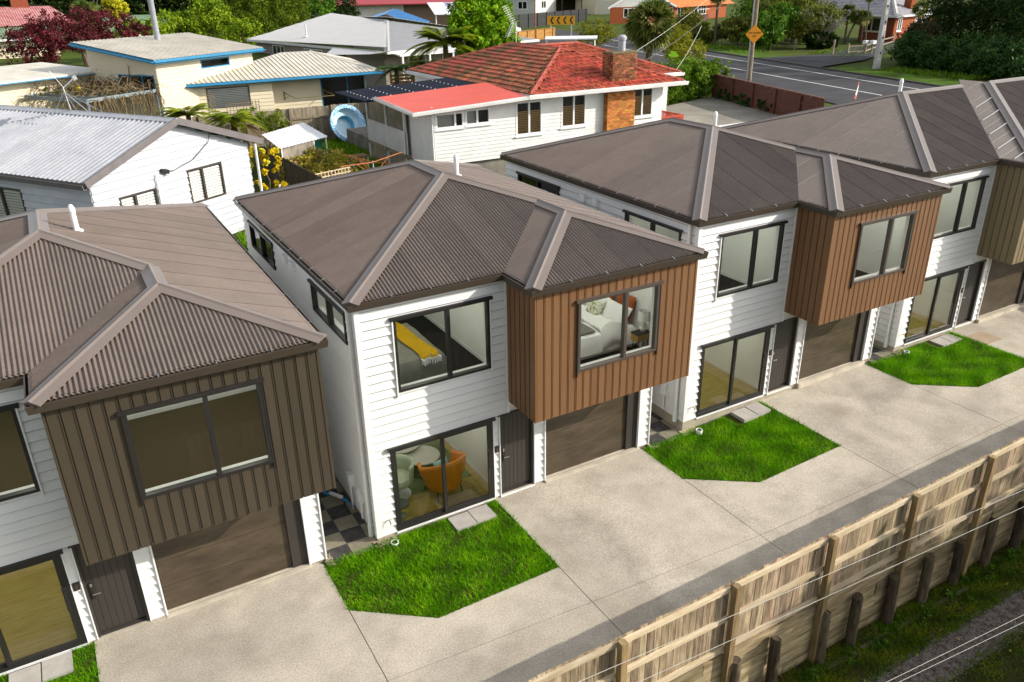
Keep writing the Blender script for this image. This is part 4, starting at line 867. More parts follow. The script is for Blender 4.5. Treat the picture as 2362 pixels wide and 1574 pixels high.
mb = MB(); cap(mb, lw[1], lw[2], nrm(lw), nrm(lw2), w=.12); mb.build('ridge_cap', creamr, H)
board(H, 'fascia', (2.4, 31.12, 6.14), (13.0, 31.12, 6.14), .035, .24, blueb); board(H, 'fascia', (2.42, 31.15, 6.14), (2.42, 31.6, 6.21), .035, .22, blueb)
bgwall(H, (2.9, 31.6), (6.8, 31.6), 3.9, 6.2, creamb, .19, [(.5, 2.7, 4.9, 5.95, (), slatm)], fm=browny)
bgwall(H, (6.8, 32.4), (12.4, 32.4), 3.9, 6.2, creamb, .19, [(2.9, 5.5, 4.0, 6.0, (4.45,))], fm=blueb)
mb = MB(); mb.box(6.72, 6.82, 31.6, 32.4, 3.9, 6.2); mb.box(12.3, 12.4, 32.4, 39, 3.9, 6.2); mb.box(2.8, 2.9, 31.6, 33, 3.9, 6.2); mb.build('side_wall', creamb, H)
ln = thing('fold_clothesline', 'folding wall clothesline frame on the cream wall beside the sliding doors', 'clothesline', (7.6, 32.35, 5.2)); mb = MB(); oliv = mat('olive_line', (.16, .14, .05), .6)
for x in (0, 2.2): mb.bar((x, 0, -.25), (x, 0, .2), .05, .05); mb.bar((x, 0, .15), (x + .35, -.9, -.1), .03, .03); mb.bar((x, 0, -.2), (x + .2, -.5, .02), .02, .02)
mb.bar((.35, -.9, -.1), (2.55, -.9, -.1), .035, .035); mb.build('frame', oliv, ln)
fa = V((-5.54, 30.9, 6.95)); fb_ = V((-.76, 34.2, 6.95)); fdir = (fb_ - fa).normalized(); fn = V((-fdir.y, fdir.x, 0))
left = [fa - fdir * 9, fb_, fb_ + fn * 5 + V((0, 0, .25)), fa - fdir * 9 + fn * 5 + V((0, 0, .25))]
flatroof(H, left, .1, creamr, name='flat_roof'); board(H, 'fascia', fa - fdir * 9 + V((0, 0, -.12)) - fn * .03, fb_ + V((0, 0, -.12)) - fn * .03, .035, .26, blueb)
a = fa - fdir * 9 + fn * .5; b = fb_ + fn * .5; bgwall(H, (a.x, a.y), (b.x, b.y), 3.9, 6.85, creamb, .19, [(9.6, 11.2, 4.4, 5.3, ())], fm=blueb)
pg = thing('pergola', 'old pergola roof beam frame against the cream house', 'pergola'); PGP = [V((-4.7, 31.7, 6.15)), V((-1.0, 34.0, 6.15)), V((.9, 30.3, 6.15)), V((-2.3, 28.2, 6.15))]; mb = MB()
pgm = mat('faded_blue_beam', (.2, .24, .26), .8, var=.3)
for i in range(4): mb.bar(PGP[i], PGP[(i + 1) % 4], .06, .15)
for i in range(1, 5): mb.bar(PGP[0].lerp(PGP[1], i / 5), PGP[3].lerp(PGP[2], i / 5), .05, .1)
mb.build('beam', pgm, pg); mb = MB()
for p in (PGP[2], PGP[3]): mb.bar(p, V((p.x, p.y, 3.5)), .1, .1)
mb.build('post', pgm, pg)
# --- white house with red tiled roof
H = thing('red_roof_house', 'white weatherboard house with mossy red tiled hip roof and brick chimney', 'house')
Wx0, Wx1 = 9.05, 20.6
wins = [(1.15, 2.45, 4.8, 6.2), (3.4, 4.7, 4.92, 6.3), (7.15, 8.4, 5.0, 6.3)]
bgwall(H, (11.65, 16.0), (Wx1, 16.0), 4.0, 6.42, dullw, .15, wins, fm=white, lip=.024, fw=.085, sill=True)
bgwall(H, (Wx0, 16.0), (11.65, 16.0), 4.0, 6.2, dullw, .15, [(.08, 1.35, 5.42, 6.05, (.95,)), (1.4, 2.55, 5.45, 6.1, (1.95,))], fm=white, lip=.024, fw=.085, sill=True)
F, _ = frame2((Wx0, 16.0), (Wx1, 16.0))
for u0, u1, z0, z1, fr_ in ((3.85, 4.95, 4.9, 5.75, 1), (6.1, 7.2, 5.0, 5.8, 1), (9.85, 10.9, 5.1, 5.9, 1)):
    mb = MB(); z = z0
    while z < z1: mb.poly([F.p(u0, -.02, z), F.p(u1, -.02, z), F.p(u1, -.04, z + .045), F.p(u0, -.04, z + .045)]); z += .07
    tag(mb.build('blind', amber, H), kind='stuff')
for u0, u1 in ((.14, .95), (1.45, 1.95)):
    mb = MB(); mb.poly([F.p(u0, -.1, 5.5), F.p(u1, -.1, 5.5), F.p(u1, -.1, 6.0), F.p(u0, -.1, 6.0)]); mb.build('curtain', curtm, H)
bgwall(H, (Wx0 - .02, 18.3), (Wx0 - .02, 16.0), 3.95, 6.2, dullw, .15, fm=white, lip=.02)
mb = MB(); mb.box(Wx0, 13.3, 16.62, 19.2, 3.2, 5.9); mb.box(13.3, Wx1, 16.62, 27.4, 3.2, 6.4); mb.build('core_wall', dullw, H)
mb = MB(); mb.box(Wx0 + .1, Wx1 - .1, 16.12, 27, 3.0, 3.98); mb.build('subfloor', dstone, H)
mb = MB(); mb.box(Wx0 - .06, Wx0 + .0, 15.97, 16.04, 3.95, 6.3); mb.box(Wx0 - .9 * 0 + 0, Wx0 + .02, 15.95, 15.99, 3.95, 6.25); mb.build('corner_board', trimw, H)
A = (13.15, 15.35, 6.52); B = (21.25, 15.35, 6.52); Pk = (17.2, 19.4, 7.86); C = (13.15, 27.9, 6.52); Pb = (17.2, 23.9, 7.86); Dd = (21.25, 27.9, 6.52)
Wg0 = (17.2, 21.7, 7.86); Wg1 = (19.9, 21.9, 7.86); We = (23.6, 18.3, 6.52); We2 = (23.6, 25.5, 6.52)
def tiles(H, pts, m, lim, parts=True, w=.33, exp=.36):
    pts = [V(p) for p in pts]; O = pts[0]; e = (pts[1] - pts[0]).normalized(); n = nrm(pts); s = n.cross(e)
    if s.z < 0: s = -s
    poly = [((p - O).dot(e), (p - O).dot(s)) for p in pts]
    t = MB(); xs_ = [0, .04, .09, .13, .17, .22, .27, .33]; hs = [.075, .065, .03, .05, .068, .034, .03, .075]
    for i in range(7):
        a, b = xs_[i] * w / .33, xs_[i + 1] * w / .33
        t.poly([(a, 0, hs[i]), (b, 0, hs[i + 1]), (b, exp + .03, hs[i + 1] - .055), (a, exp + .03, hs[i] - .055)]); t.poly([(a, 0, hs[i] - .055), (b, 0, hs[i + 1] - .055), (b, 0, hs[i + 1]), (a, 0, hs[i])])
    cs = []; v = 0.0; r = 0
    umx = max(p[0] for p in poly); umn = min(p[0] for p in poly); vmx = max(p[1] for p in poly)
    while v < vmx:
        u = umn + (r % 2) * w / 2 - w / 2
        while u < umx:
            if inpoly(np.array([[u + w / 2, v + exp * .5]]), poly)[0]: cs.append((u, v))
            u += w
        v += exp; r += 1
    up_ = MB(); up_.poly([p - n * .005 for p in pts]); ro = up_.build('roof', m, H)
    me = None; cs.sort(key=lambda c: (O + e * c[0] + s * c[1] - cob.matrix_world.translation).length); rest = MB()
    for k, (u, v) in enumerate(cs):
        Mx = Matrix.Translation(O + e * u + s * v + n * (.01 + R.uniform(-.004, .004))) @ Matrix(((e.x, s.x, n.x), (e.y, s.y, n.y), (e.z, s.z, n.z))).to_4x4()
        if k < lim:
            if me is None: o = t.build('tile', m, ro); me = o.data
            else: o = link('tile', me, ro)
            o.matrix_local = Mx
        else:
            b = len(rest.v); rest.v += [tuple(Mx @ V(p)) for p in t.v]; rest.f += [tuple(b + i for i in f) for f in t.f]; rest.mi += t.mi
    if rest.v: tag(rest.build('tiles', m, ro), kind='stuff')
    return nrm(pts)
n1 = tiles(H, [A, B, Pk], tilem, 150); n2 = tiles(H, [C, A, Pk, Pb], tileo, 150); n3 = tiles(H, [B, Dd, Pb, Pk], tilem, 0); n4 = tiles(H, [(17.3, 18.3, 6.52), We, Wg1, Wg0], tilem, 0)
rb = MB(); rb.poly([We, We2, Wg1]); rb.poly([We2, (17.3, 25.5, 6.52), Wg0, Wg1]); rb.poly([Dd, C, Pb]); rb.build('rear_roof', tilem, H)
mb = MB(); cap(mb, A, Pk, n1, n2, w=.13, r=.05); cap(mb, B, Pk, n1, n3, w=.13, r=.05); cap(mb, Pk, Pb, n2, n3, w=.13, r=.05); cap(mb, C, Pb, n2, V((0, .3, .95)).normalized(), w=.13, r=.05); cap(mb, Wg0, Wg1, n4, V((0, .3, .95)).normalized(), w=.13, r=.05); cap(mb, We, Wg1, n4, V((.3, 0, .95)).normalized(), w=.13, r=.05); mb.build('ridge_tiles', ridgem, H)
mb = MB(); sweep(mb, [(13.1, 27.9, 6.5), (13.1, 15.3, 6.5), (21.3, 15.3, 6.5), (21.3, 18.2, 6.5), (23.65, 18.25, 6.5), (23.65, 25.5, 6.5)], GPROF); mb.build('gutter', dullw, H)
mb = MB(); mb.box(13.2, 21.2, 15.42, 16.0, 6.36, 6.4); mb.box(20.4, 23.2, 18.7, 25, 3.6, 6.4); mb.build('soffit', dullw, H)
fr_ = [(8.05, 15.5, 6.24), (13.25, 15.35, 6.5), (13.25, 19.4, 6.66), (7.95, 19.4, 6.42)]; flatroof(H, fr_, .06, redflat, name='lean_to_roof')
mb = MB(); sweep(mb, [(8.0, 19.4, 6.42), (8.03, 15.46, 6.22), (13.2, 15.31, 6.47)], [(a, b * .8 + .01) for a, b in GPROF]); mb.build('gutter', dullw, H)
br_ = [(7.55, 19.42, 6.27), (13.2, 19.42, 6.52), (13.2, 22.9, 6.56), (7.4, 22.9, 6.3)]; flatroof(H, br_, .05, black_r, name='porch_roof'); sheets([(7.55, 19.42, 6.28), (7.4, 22.9, 6.31), (13.2, 22.9, 6.57), (13.2, 19.42, 6.53)], H, black_r, pitch=.12, amp=.008, joined=True, name='porch_sheeting', skirt=False)
wd_ = MB()
for i in range(5):
    x = 7.9 + i * 1.05
    for k in range(8): y = 19.6 + k * .42; z = 6.285 + (x - 7.5) * .044 + (y - 19.4) * .01; wd_.box(x - .012, x + .012, y - .02, y + .02, z, z + .03)
tag(wd_.build('roof_washers', trimw, H), kind='stuff')
mb = MB(); mb.box(8.82, 8.88, 18.3, 22.8, 4.1, 5.05)
for k in range(34): y = 18.35 + k * .132; mb.box(8.79, 8.82, y, y + .07, 3.95, 5.05)
mb.build('balustrade', dullw, H); mb = MB(); mb.box(8.78, 13, 18.3, 22.8, 3.95, 4.1); mb.build('porch_floor', oldfence, H)
mb = MB()
for y in (18.35, 20.4, 22.7): mb = MB(); mb.box(8.78, 8.88, y, y + .1, 3.0, 6.2); mb.build('porch_post', dullw, H)
mb = MB(); mb.poly([(8.84, 18.4, 5.05), (8.84, 22.7, 5.05), (8.84, 22.7, 6.2), (8.84, 18.4, 6.2)]); mb.build('porch_screen', mat('cloudy_plastic', (.16, .155, .13), .25, var=.5, scale=2), H)
mb = MB(); mb.box(8.86, 13, 16.2, 22.8, 3.0, 3.95); mb.build('porch_base', oldfence, H)
mb = MB(); mb.tube([(8.02, 15.6, 6.1), (8.3, 15.9, 5.95), (8.95, 15.92, 5.9), (8.97, 15.93, 3.9)], .04, 8); mb.build('downpipe', dullw, H)
# chimney
ck = thing('chimney', 'tall mossy brick chimney on the red tiled roof', 'chimney', (17.5, 15.7, 0)); 
def bricks(parent, x0, x1, y0, y1, z0, z1, m, bw=.232, bh=.088, sides='fl'):
    mb = MB(); mb.box(x0 + .012, x1 - .012, y0 + .012, y1 - .0, z0, z1); core = mb.build('stack', mortar, parent); me = {}
    def put(sz, loc):
        key = tuple(round(v, 3) for v in sz)
        if key not in me:
            b = MB(); b.box(0, sz[0], 0, sz[1], 0, sz[2]); o = b.build('brick', m, core); me[key] = o.data
        else: o = link('brick', me[key], core)
        o.location = loc
    r = 0; z = z0
    while z < z1 - bh * .6:
        for ax in sides:
            L0 = (x1 - x0) if ax == 'f' else (y1 - y0); u = -(r % 2) * bw / 2
            while u < L0 - .02:
                a = max(u, 0); b = min(u + bw - .012, L0)
                if b - a > .03:
                    q = R.uniform(0, .006)
                    if ax == 'f': put((b - a, .03, bh - .012), (x0 + a, y0 - .006 - q, z))
                    else: put((.03, b - a, bh - .012), (x0 - .006 - q, y0 + a, z))
                u += bw
        z += bh; r += 1
    return core
bricks(ck, 0, 1.3, 0, .75, 6.45, 7.86, bricko)
mb = MB(); mb.box(-.03, 1.33, -.03, .78, 7.83, 7.9); mb.build('chimney_cap', mat('mossy_cap', (.2, .17, .1), .95, var=.5, scale=5), ck)
mb = MB(); mb.lathe((.75, .4, 7.88), [(.16, 0), (.16, .45), (.2, .47), (.2, .58), (.12, .66), (0, .68)], 14); mb.build('flue', zinc, ck, smooth=True)
ck2 = thing('chimney_breast', 'orange brick chimney breast on the white wall between two windows', 'chimney', (17.3, 15.72, 0)); bricks(ck2, 0, 1.52, 0, .28, 3.8, 6.34, brickm)
mb = MB(); mb.box(17.2, 19.0, 15.35, 15.8, 6.5, 6.56); mb.build('chimney_flashing', ridgem, H)
an = thing('tv_antenna', 'white many-armed television antenna at the back of the red tiled roof', 'antenna', (17.2, 23.4, 7.86)); mb = MB(); mb.tube([(0, 0, 0), (0, 0, 1.0)], .02, 6); mb.tube([(-.55, -.1, .35), (-.1, .05, 1.0), (-.5, .2, 1.75)], .015, 5)
for k in range(9):
    t = k / 8; p = V((-.55, -.1, .35)).lerp(V((-.1, .05, 1.0)), t); mb.tube([p + V((-.12, .1, -.02)), p + V((.16, -.1, .06))], .01, 4); p = V((-.1, .05, 1.0)).lerp(V((-.5, .2, 1.75)), t); mb.tube([p + V((-.16, .0, -.05)), p + V((.16, 0, .05))], .01, 4)
mb.build('aerial', white, an)
dk = thing('deck', 'red painted deck railing at the right end of the red roofed house', 'deck'); redd = mat('red_paint', (.46, .06, .025), .6, var=.15); mb = MB(); mb.box(20.65, 22.15, 16.2, 20, 3.9, 4.0); mb.build('deck_floor', redd, dk); mb = MB(); mb.box(20.62, 22.15, 16.17, 16.25, 4.78, 4.85); mb.box(22.08, 22.15, 16.25, 20, 4.78, 4.85); mb.build('rail', redd, dk)
for k in range(11): mb = MB(); x = 20.68 + k * .138; mb.box(x, x + .07, 16.18, 16.22, 3.8, 4.78); mb.build('baluster', redd, dk)
for k in range(26): mb = MB(); y = 16.3 + k * .14; mb.box(22.1, 22.14, y, y + .07, 3.8, 4.78); mb.build('baluster', redd, dk)
# --- grey roofed house further back
gwb = mat('taupe_boards', (.19, .165, .14), .7, var=.1); gr2 = mat('grey_long_run_roof', (.36, .36, .365), .4, var=.08, scale=1, rnd=.03)
H = thing('taupe_house', 'taupe weatherboard house with broad light grey hip roof', 'house')
Lh, Bh, Ph, P1h, Rh, Kh = (12.6, 61.5, 6.5), (17.0, 40.3, 6.5), (21.4, 51.1, 8.0), (21.1, 64.0, 8.0), (31, 43.5, 6.5), (25.5, 76, 6.5)
for pts in ([Lh, Bh, Ph, P1h], [Bh, Rh, Ph], [Kh, Lh, P1h], [Rh, Kh, P1h, Ph]):
    sheets(pts, H, gr2, pitch=.25, amp=.012, prof='rib', joined=True, name='roof_sheeting', skirt=False)
mb = MB(); cap(mb, Bh, Ph, V((-.3, -.1, .95)), V((.2, -.4, .9)), w=.25, r=.05); cap(mb, Ph, P1h, V((-.2, 0, .98)), V((.2, 0, .98)), w=.2, r=.05); cap(mb, Lh, P1h, V((-.2, 0, .98)), V((0, .2, .98)), w=.2, r=.05); mb.build('ridge_cap', gr2, H)
wg = [(13.3, 40.9, 6.5), (15.3, 46.5, 6.5), (18.2, 45.5, 6.95)]; mb = MB(); mb.poly([(15.6, 39.9, 6.45), (17.0, 40.3, 6.5), (15.3, 46.7, 6.5), (13.0, 41.5, 6.45)]); mb.build('wing_roof', gr2, H)
bgwall(H, (13.2, 61), (15.6, 47.2), 3.9, 6.4, gwb, .2, [(3.2, 5.4, 5.3, 6.2, (3.95, 4.7)), (9, 12, 5.3, 6.2, (10, 11))], fm=white)
bgwall(H, (16.2, 46.5), (17.0, 41.0), 3.9, 6.4, gwb, .2, fm=white); bgwall(H, (17.0, 41.0), (30.5, 44.0), 3.9, 6.4, gwb, .2, [(2, 3.5, 4.2, 6.2), (5, 7, 5, 6.2)], fm=white)
mb = MB(); sweep(mb, [(*Lh[:2], 6.5), (*Bh[:2], 6.5), (*Rh[:2], 6.5)], GPROF); mb.build('gutter', dullw, H)
vp = thing('vent_pipe', 'thin cream vent pipe on the broad grey hip roof', 'vent pipe', (15.6, 54.0, 6.9)); mb = MB(); mb.lathe((0, 0, 0), [(.28, 0), (.06, .06), (.06, .95), (0, .96)], 10); mb.build('pipe', dullw, vp)
cv = thing('patio_cover', 'white patio cover roof beside the tree ferns', 'patio cover'); mb = MB(); mb.hexa([(17.6, 39.6, 6.2), (24.5, 40.8, 6.2), (24.5, 42.8, 6.4), (17.3, 41.2, 6.4), (17.6, 39.6, 6.28), (24.5, 40.8, 6.28), (24.5, 42.8, 6.48), (17.3, 41.2, 6.48)]); mb.build('cover', white, cv); mb = MB()
for x, y in ((17.8, 39.7), (20, 40.1), (22, 40.5), (24.3, 40.9)): mb.bar((x, y, 3.9), (x, y, 6.2), .12, .12)
mb.build('post', white, cv)
# --- yard: greenhouse, pool shell, fences, table, clothesline
def palingfence(label, p0, p1, z0, z1, m, pw=.12, posts=2.2, rails=2, side=1, name='back_fence', individ=True, capb=False):
    H = thing(name, label, 'fence'); a = V((*p0, 0)); b = V((*p1, 0)); L = (b - a).length; e = (b - a).normalized(); n_ = V((e.y, -e.x, 0)) * side; k = 0; F = Fr(a, e, n_); x = 0; jb = MB()
    while x < L - .02:
        w = min(pw, L - x); mb = MB() if individ else jb; zt = z1 + R.uniform(-.02, .03); d = R.uniform(0, .01)
        F.box(mb, x + .003, x + w - .003, d, d + .018, z0, zt)
        if individ: mb.build('paling', m, H)
        x += pw
    if not individ: tag(jb.build('palings', m, H), kind='stuff')
    for q in range(rails): zr = z0 + (z1 - z0) * ((q + .6) / (rails + .2)); mb = MB(); F.box(mb, 0, L, .028, .075, zr - .05, zr + .05); mb.build('rail', m, H)
    x = .3
    while x < L: mb = MB(); F.box(mb, x, x + .1, .03, .13, z0, z1 + .02); mb.build('post', m, H); x += posts
    if capb: mb = MB(); F.box(mb, 0, L, -.05, .12, z1 + .03, z1 + .08); mb.build('capping', m, H)
    return H
palingfence('grey weathered paling fence in front of the cream house', (2.0, 28.5), (11.4, 28.5), 3.1, 5.0, oldfence, pw=.16, individ=True)
palingfence('dark mossy fence running down to the vine at the gable house', (3.45, 21.2), (3.75, 13.2), 3.0, 4.6, darkfence, pw=.15, individ=True, side=-1)
H = thing('greenhouse', 'small lean-to greenhouse with white corrugated roof in the yard', 'greenhouse'); rfp = [(3.52, 18.24, 4.95), (5.94, 19.77, 4.98), (5.81, 22.81, 5.15), (3.48, 20.88, 5.15)]
whr = mat('white_sheet_roof', (.78, .78, .78), .5, var=.1); sheets(rfp, H, whr, pitch=.2, amp=.012, joined=True, name='roof', skirt=False)
mb = MB(); mb.poly([(3.6, 18.4, 3.2), (5.2, 19.4, 3.2), (5.2, 19.4, 4.92), (3.6, 18.4, 4.92)]); mb.build('plastic_sheet', mat('dusty_plastic', (.3, .26, .21), .4, var=.5, scale=3), H); mb = MB()
for p in ((3.6, 18.4), (5.2, 19.4), (5.85, 19.85), (5.75, 22.6), (3.55, 20.7)): mb.bar((*p, 3.1), (*p, 4.95), .05, .05)
mb.bar((5.2, 19.4, 4.3), (5.85, 19.85, 4.3), .04, .04); mb.bar((5.2, 19.4, 3.3), (5.85, 19.85, 3.3), .04, .04); mb.build('frame', white, H)
mb = MB(); mb.poly([(5.25, 19.7, 3.3), (5.75, 20.1, 3.3), (5.75, 20.1, 4.8), (5.25, 19.7, 4.8)]); mb.build('green_tarp', mat('green_tarp', (.01, .16, .1), .6), H)
pl = thing('pool_shell', 'round blue and white plastic spa pool shell propped against the fence', 'pool', (9.45, 27.5, 4.15)); pl.rotation_euler = (math.radians(68), 0, math.radians(8))
poolw = mat('pale_blue_gelcoat', (.5, .7, .8), .25, var=.12, scale=2); poolr = mat('blue_mosaic_rim', (.04, .3, .6), .3, col2=(.5, .68, .8), scale=14, lo=.45, hi=.52); poold = mat('blue_inner_gelcoat', (.12, .45, .65), .25, var=.1)
mb = MB(); mb.lathe((0, 0, 0), [(.98, -.06), (.99, 0), (.98, .03), (.8, .03)], 40, cap=False); mb.build('rim', poolr, pl, smooth=True); mb = MB(); mb.lathe((0, 0, 0), [(.8, .03), (.74, -.28), (.5, -.34)], 40, cap=False); mb.build('seat_ring', poolw, pl, smooth=True); mb = MB(); mb.lathe((0, 0, 0), [(.5, -.34), (.46, -.7)], 40, cap=False); mb.build('inner_wall', poold, pl, smooth=True); mb = MB(); mb.lathe((0, 0, 0), [(0, -.71), (.46, -.7)], 40, cap=False); mb.build('pool_floor', poolw, pl, smooth=True); mb = MB(); mb.lathe((0, 0, 0), [(.97, -.06), (.82, -.3), (.55, -.72), (0, -.74)], 40, cap=False); mb.build('outer_shell', poold, pl, smooth=True)
tb = thing('garden_table', 'old wooden table with pale legs in the yard below the white porch', 'table', (7.35, 20.3, 3.2)); mb = MB(); mb.box(-.38, .38, -.3, .3, .68, .74); mb.build('tabletop', mat('tan_wood', (.34, .22, .08), .8, var=.4, scale=4), tb)
for x, y in ((-.33, -.25), (.33, -.25), (-.33, .25), (.33, .25)): mb = MB(); mb.box(x - .03, x + .03, y - .03, y + .03, 0, .68); mb.build('leg', dullw, tb)
bu = thing('bucket', 'white plastic bucket standing by the garden table', 'bucket', (7.0, 18.6, 3.2)); mb = MB(); mb.lathe((0, 0, 0), [(0, 0), (.13, 0), (.17, .36), (.185, .36), (.185, .38), (.16, .38), (.12, .05), (0, .05)], 18); mb.build('pail', dullw, bu, smooth=True)
cl = thing('rotary_clothesline', 'rusty orange rotary clothesline behind the middle roof ridge', 'clothesline', (6.2, 15.4, 3.1)); rusto = mat('rust_orange_steel', (.42, .13, .03), .7, var=.3); mb = MB(); mb.tube([(0, 0, 0), (0, 0, 1.55)], .03, 8); mb.build('pole', zinc, cl)
for k in range(4): a = .4 + k * math.pi / 2; mb = MB(); mb.tube([(0, 0, 1.5), (1.6 * math.cos(a), 1.6 * math.sin(a), 1.62)], .02, 6); mb.tube([(0, 0, 1.0), (.8 * math.cos(a), .8 * math.sin(a), 1.55)], .013, 6); mb.build('arm', rusto, cl)
def trellis(label, p, e, w, h, m, cell=.16):
    T = thing('trellis', label, 'trellis', p); e = V(e).normalized(); mb = MB(); x = 0
    while x <= w + .001: mb.bar(e * x, e * x + V((0, 0, h)), .03, .025, up=(e.y, -e.x, 0)); x += cell
    z = 0
    while z <= h + .001: mb.bar(V((0, 0, z)), e * w + V((0, 0, z)), .025, .03); z += cell
    mb.build('lattice', m, T); return T
latm = mat('grey_lattice', (.2, .16, .11), .9, var=.2)
trellis('wide grey trellis on top of the fence before the white blind', (3.7, 28.45, 5.0), (1, .05, 0), 1.6, .55, latm); trellis('narrow upright trellis at the corner of the cream house', (2.85, 28.45, 5.0), (1, .05, 0), .45, 1.0, latm)
trellis('light diagonal lattice leaning by the middle roof edge', (4.2, 16.4, 3.4), (.9, .3, 0), 1.7, .8, timberh)
rl = thing('veranda_rail', 'white slatted veranda railing under the yellow vine', 'railing', (2.0, 14.6, 3.1)); e = V((.5, .85, 0)).normalized(); mb = MB(); mb.bar((0, 0, 1.0), e * 1.5 + V((0, 0, 1.0)), .07, .05); mb.bar((0, 0, .2), e * 1.5 + V((0, 0, .2)), .05, .04); mb.build('rail', dullw, rl)
for k in range(10): mb = MB(); mb.bar(e * (.05 + k * .155) + V((0, 0, .2)), e * (.05 + k * .155) + V((0, 0, 1.0)), .03, .04); mb.build('slat', dullw, rl)
H = thing('slat_screen', 'orange stained horizontal slat screen behind the black porch roof', 'fence', (14.0, 32.6, 4)); slm = mat('orange_stain', (.42, .16, .025), .6, var=.25, scale=3)
for k in range(9): mb = MB(); mb.box(0, 2.6, -.01, .01, .1 + k * .2, .24 + k * .2); mb.build('slat', slm, H)
mb = MB(); mb.box(0, .09, 0.012, .1, 0, 1.95); mb.box(2.5, 2.6, .012, .1, 0, 1.95); mb.build('post', slm, H)
# ------------------------------------------------------------------ street beyond
rv = V((.252, .968, 0)); rn = V((.968, -.252, 0)); r0 = V((48.6, 35, 0))
def RP(s, o, z): p = r0 + rv * s + rn * o; return (p.x, p.y, z)
asph = mat('street_asphalt', (.068, .068, .072), .85, col2=(.048, .048, .052), scale=.5, grain=.15, gscale=40)
line = mat('road_paint', (.7, .7, .68), .7, var=.2, scale=3)
def ribbon(name, s0, s1, o0, o1, z, m, kind='structure', n=20):
    mb = MB()
    for i in range(n): a = s0 + (s1 - s0) * i / n; b = s0 + (s1 - s0) * (i + 1) / n; mb.poly([RP(a, o0, z), RP(b, o0, z), RP(b, o1, z), RP(a, o1, z)])
    return tag(mb.build(name, m), kind=kind)
ribbon('road', -70, 44, -8.6, 2.0, 4.03, asph); ribbon('road_edge_line', -60, 40, -.07, .07, 4.036, line); ribbon('road_centre_line', -60, 40, -4.0, -3.86, 4.036, line)
mb = MB(); mb.poly([(44, 70, 4.025), (60, 72, 4.025), (66, 97, 4.025), (40, 92, 4.025)]); tag(mb.build('road_bend', asph), kind='structure')
mb = MB()
for i in range(60): s = -60 + i * 1.6; mb.hexa([RP(s, 2.02, 3.9), RP(s + 1.59, 2.02, 3.9), RP(s + 1.59, 2.16, 3.9), RP(s, 2.16, 3.9), RP(s, 2.02, 4.13), RP(s + 1.59, 2.02, 4.13), RP(s + 1.59, 2.16, 4.13), RP(s, 2.16, 4.13)])
tag(mb.build('street_kerb', mat('dark_kerb', (.09, .085, .08), .9)), kind='structure')
vg = mat('verge_grass_ground', (.075, .15, .008), .95, col2=(.045, .07, .012), scale=.7, grain=.3, gscale=12, bump=.4)
ribbon('street_verge', -60, -3.5, 2.17, 5.2, 4.11, vg); ribbon('street_verge', 6.8, 40, 2.17, 5.2, 4.11, vg)
mb = MB(); mb.poly([RP(-2.4, 2.2, 4.1), RP(6.6, 2.2, 4.1), RP(7.2, 9, 4.12), (84, 49, 4.14), (84, 45.5, 4.14), RP(1, 9, 4.12)]); tag(mb.build('driveway_crossing', asph), kind='structure')
mb = MB(); mb.poly([(26.3, 23.0, 4.03), (32.9, 25.0, 4.03), (30.1, 18.2, 4.03), (26.5, 10.5, 4.03), (22.6, 15, 4.03)]); tag(mb.build('parking_pad', concretemat('grey_pad', (.3, .28, .235), (.25, .23, .19), (.15, .13, .1))), kind='structure')
palingfence('red brown boundary fence along the near side of the road', (32.0, 24.8), (28.5, 13.4), 3.9, 5.3, brownfence, pw=.15, posts=2.4, side=1, individ=False, capb=True)
palingfence('black stained fence round the corner section beyond the road bend', (59.7, 98.6), (84, 112.5), 3.9, 6.0, mat('black_stain', (.022, .022, .022), .8, var=.3), pw=.2, posts=3, individ=False, side=1)
palingfence('low honey brown fence behind the red tiled roof', (46.5, 73.5), (54.5, 77.5), 3.9, 5.2, mat('honey_stain', (.4, .2, .04), .8, var=.3, scale=2), pw=.2, posts=2, individ=False, side=1, capb=True)
# poles and wires
polem = mat('grey_pole_timber', (.33, .27, .21), .85, col2=(.15, .11, .08), scale=4, stretch=(4, 4, .4)); concp = mat('concrete_pole', (.46, .45, .42), .8, var=.15, scale=3)
up1 = thing('utility_pole', 'weathered timber power pole at the near kerb with an orange diamond sign', 'utility pole', (39.4, 29.0, 4)); mb = MB(); mb.tube([(0, 0, -.3), (0, 0, 9.0)], [.16, .12], 12); mb.build('pole', polem, up1, smooth=True); mb = MB(); mb.bar((-.9, .2, 8.4), (.9, -.2, 8.4), .1, .12)
mb.build('crossarm', polem, up1); mb = MB(); mb.bar((-.19, .05, 0), (-.19, .05, 7.5), .08, .08); mb.build('cable_guard', concp, up1)
sgn = thing('road_sign', 'orange diamond shaped warning sign on the timber power pole', 'sign', (39.4, 29.0, 7.15)); e = V((.86, -.5, 0)); d_ = V((-.5, -.86, 0)); c = d_ * .17; mb = MB(); s = .62
q = [c + e * s, c + V((0, 0, s)), c - e * s, c - V((0, 0, s))]; mb.hexa([q[1] + d_ * .02, q[0] + d_ * .02, q[3] + d_ * .02, q[2] + d_ * .02, q[1], q[0], q[3], q[2]]); mb.build('plate', mat('sign_orange', (.8, .3, .01), .5, var=.03), sgn)
blk = mat('sign_black', (.015, .015, .015), .6)
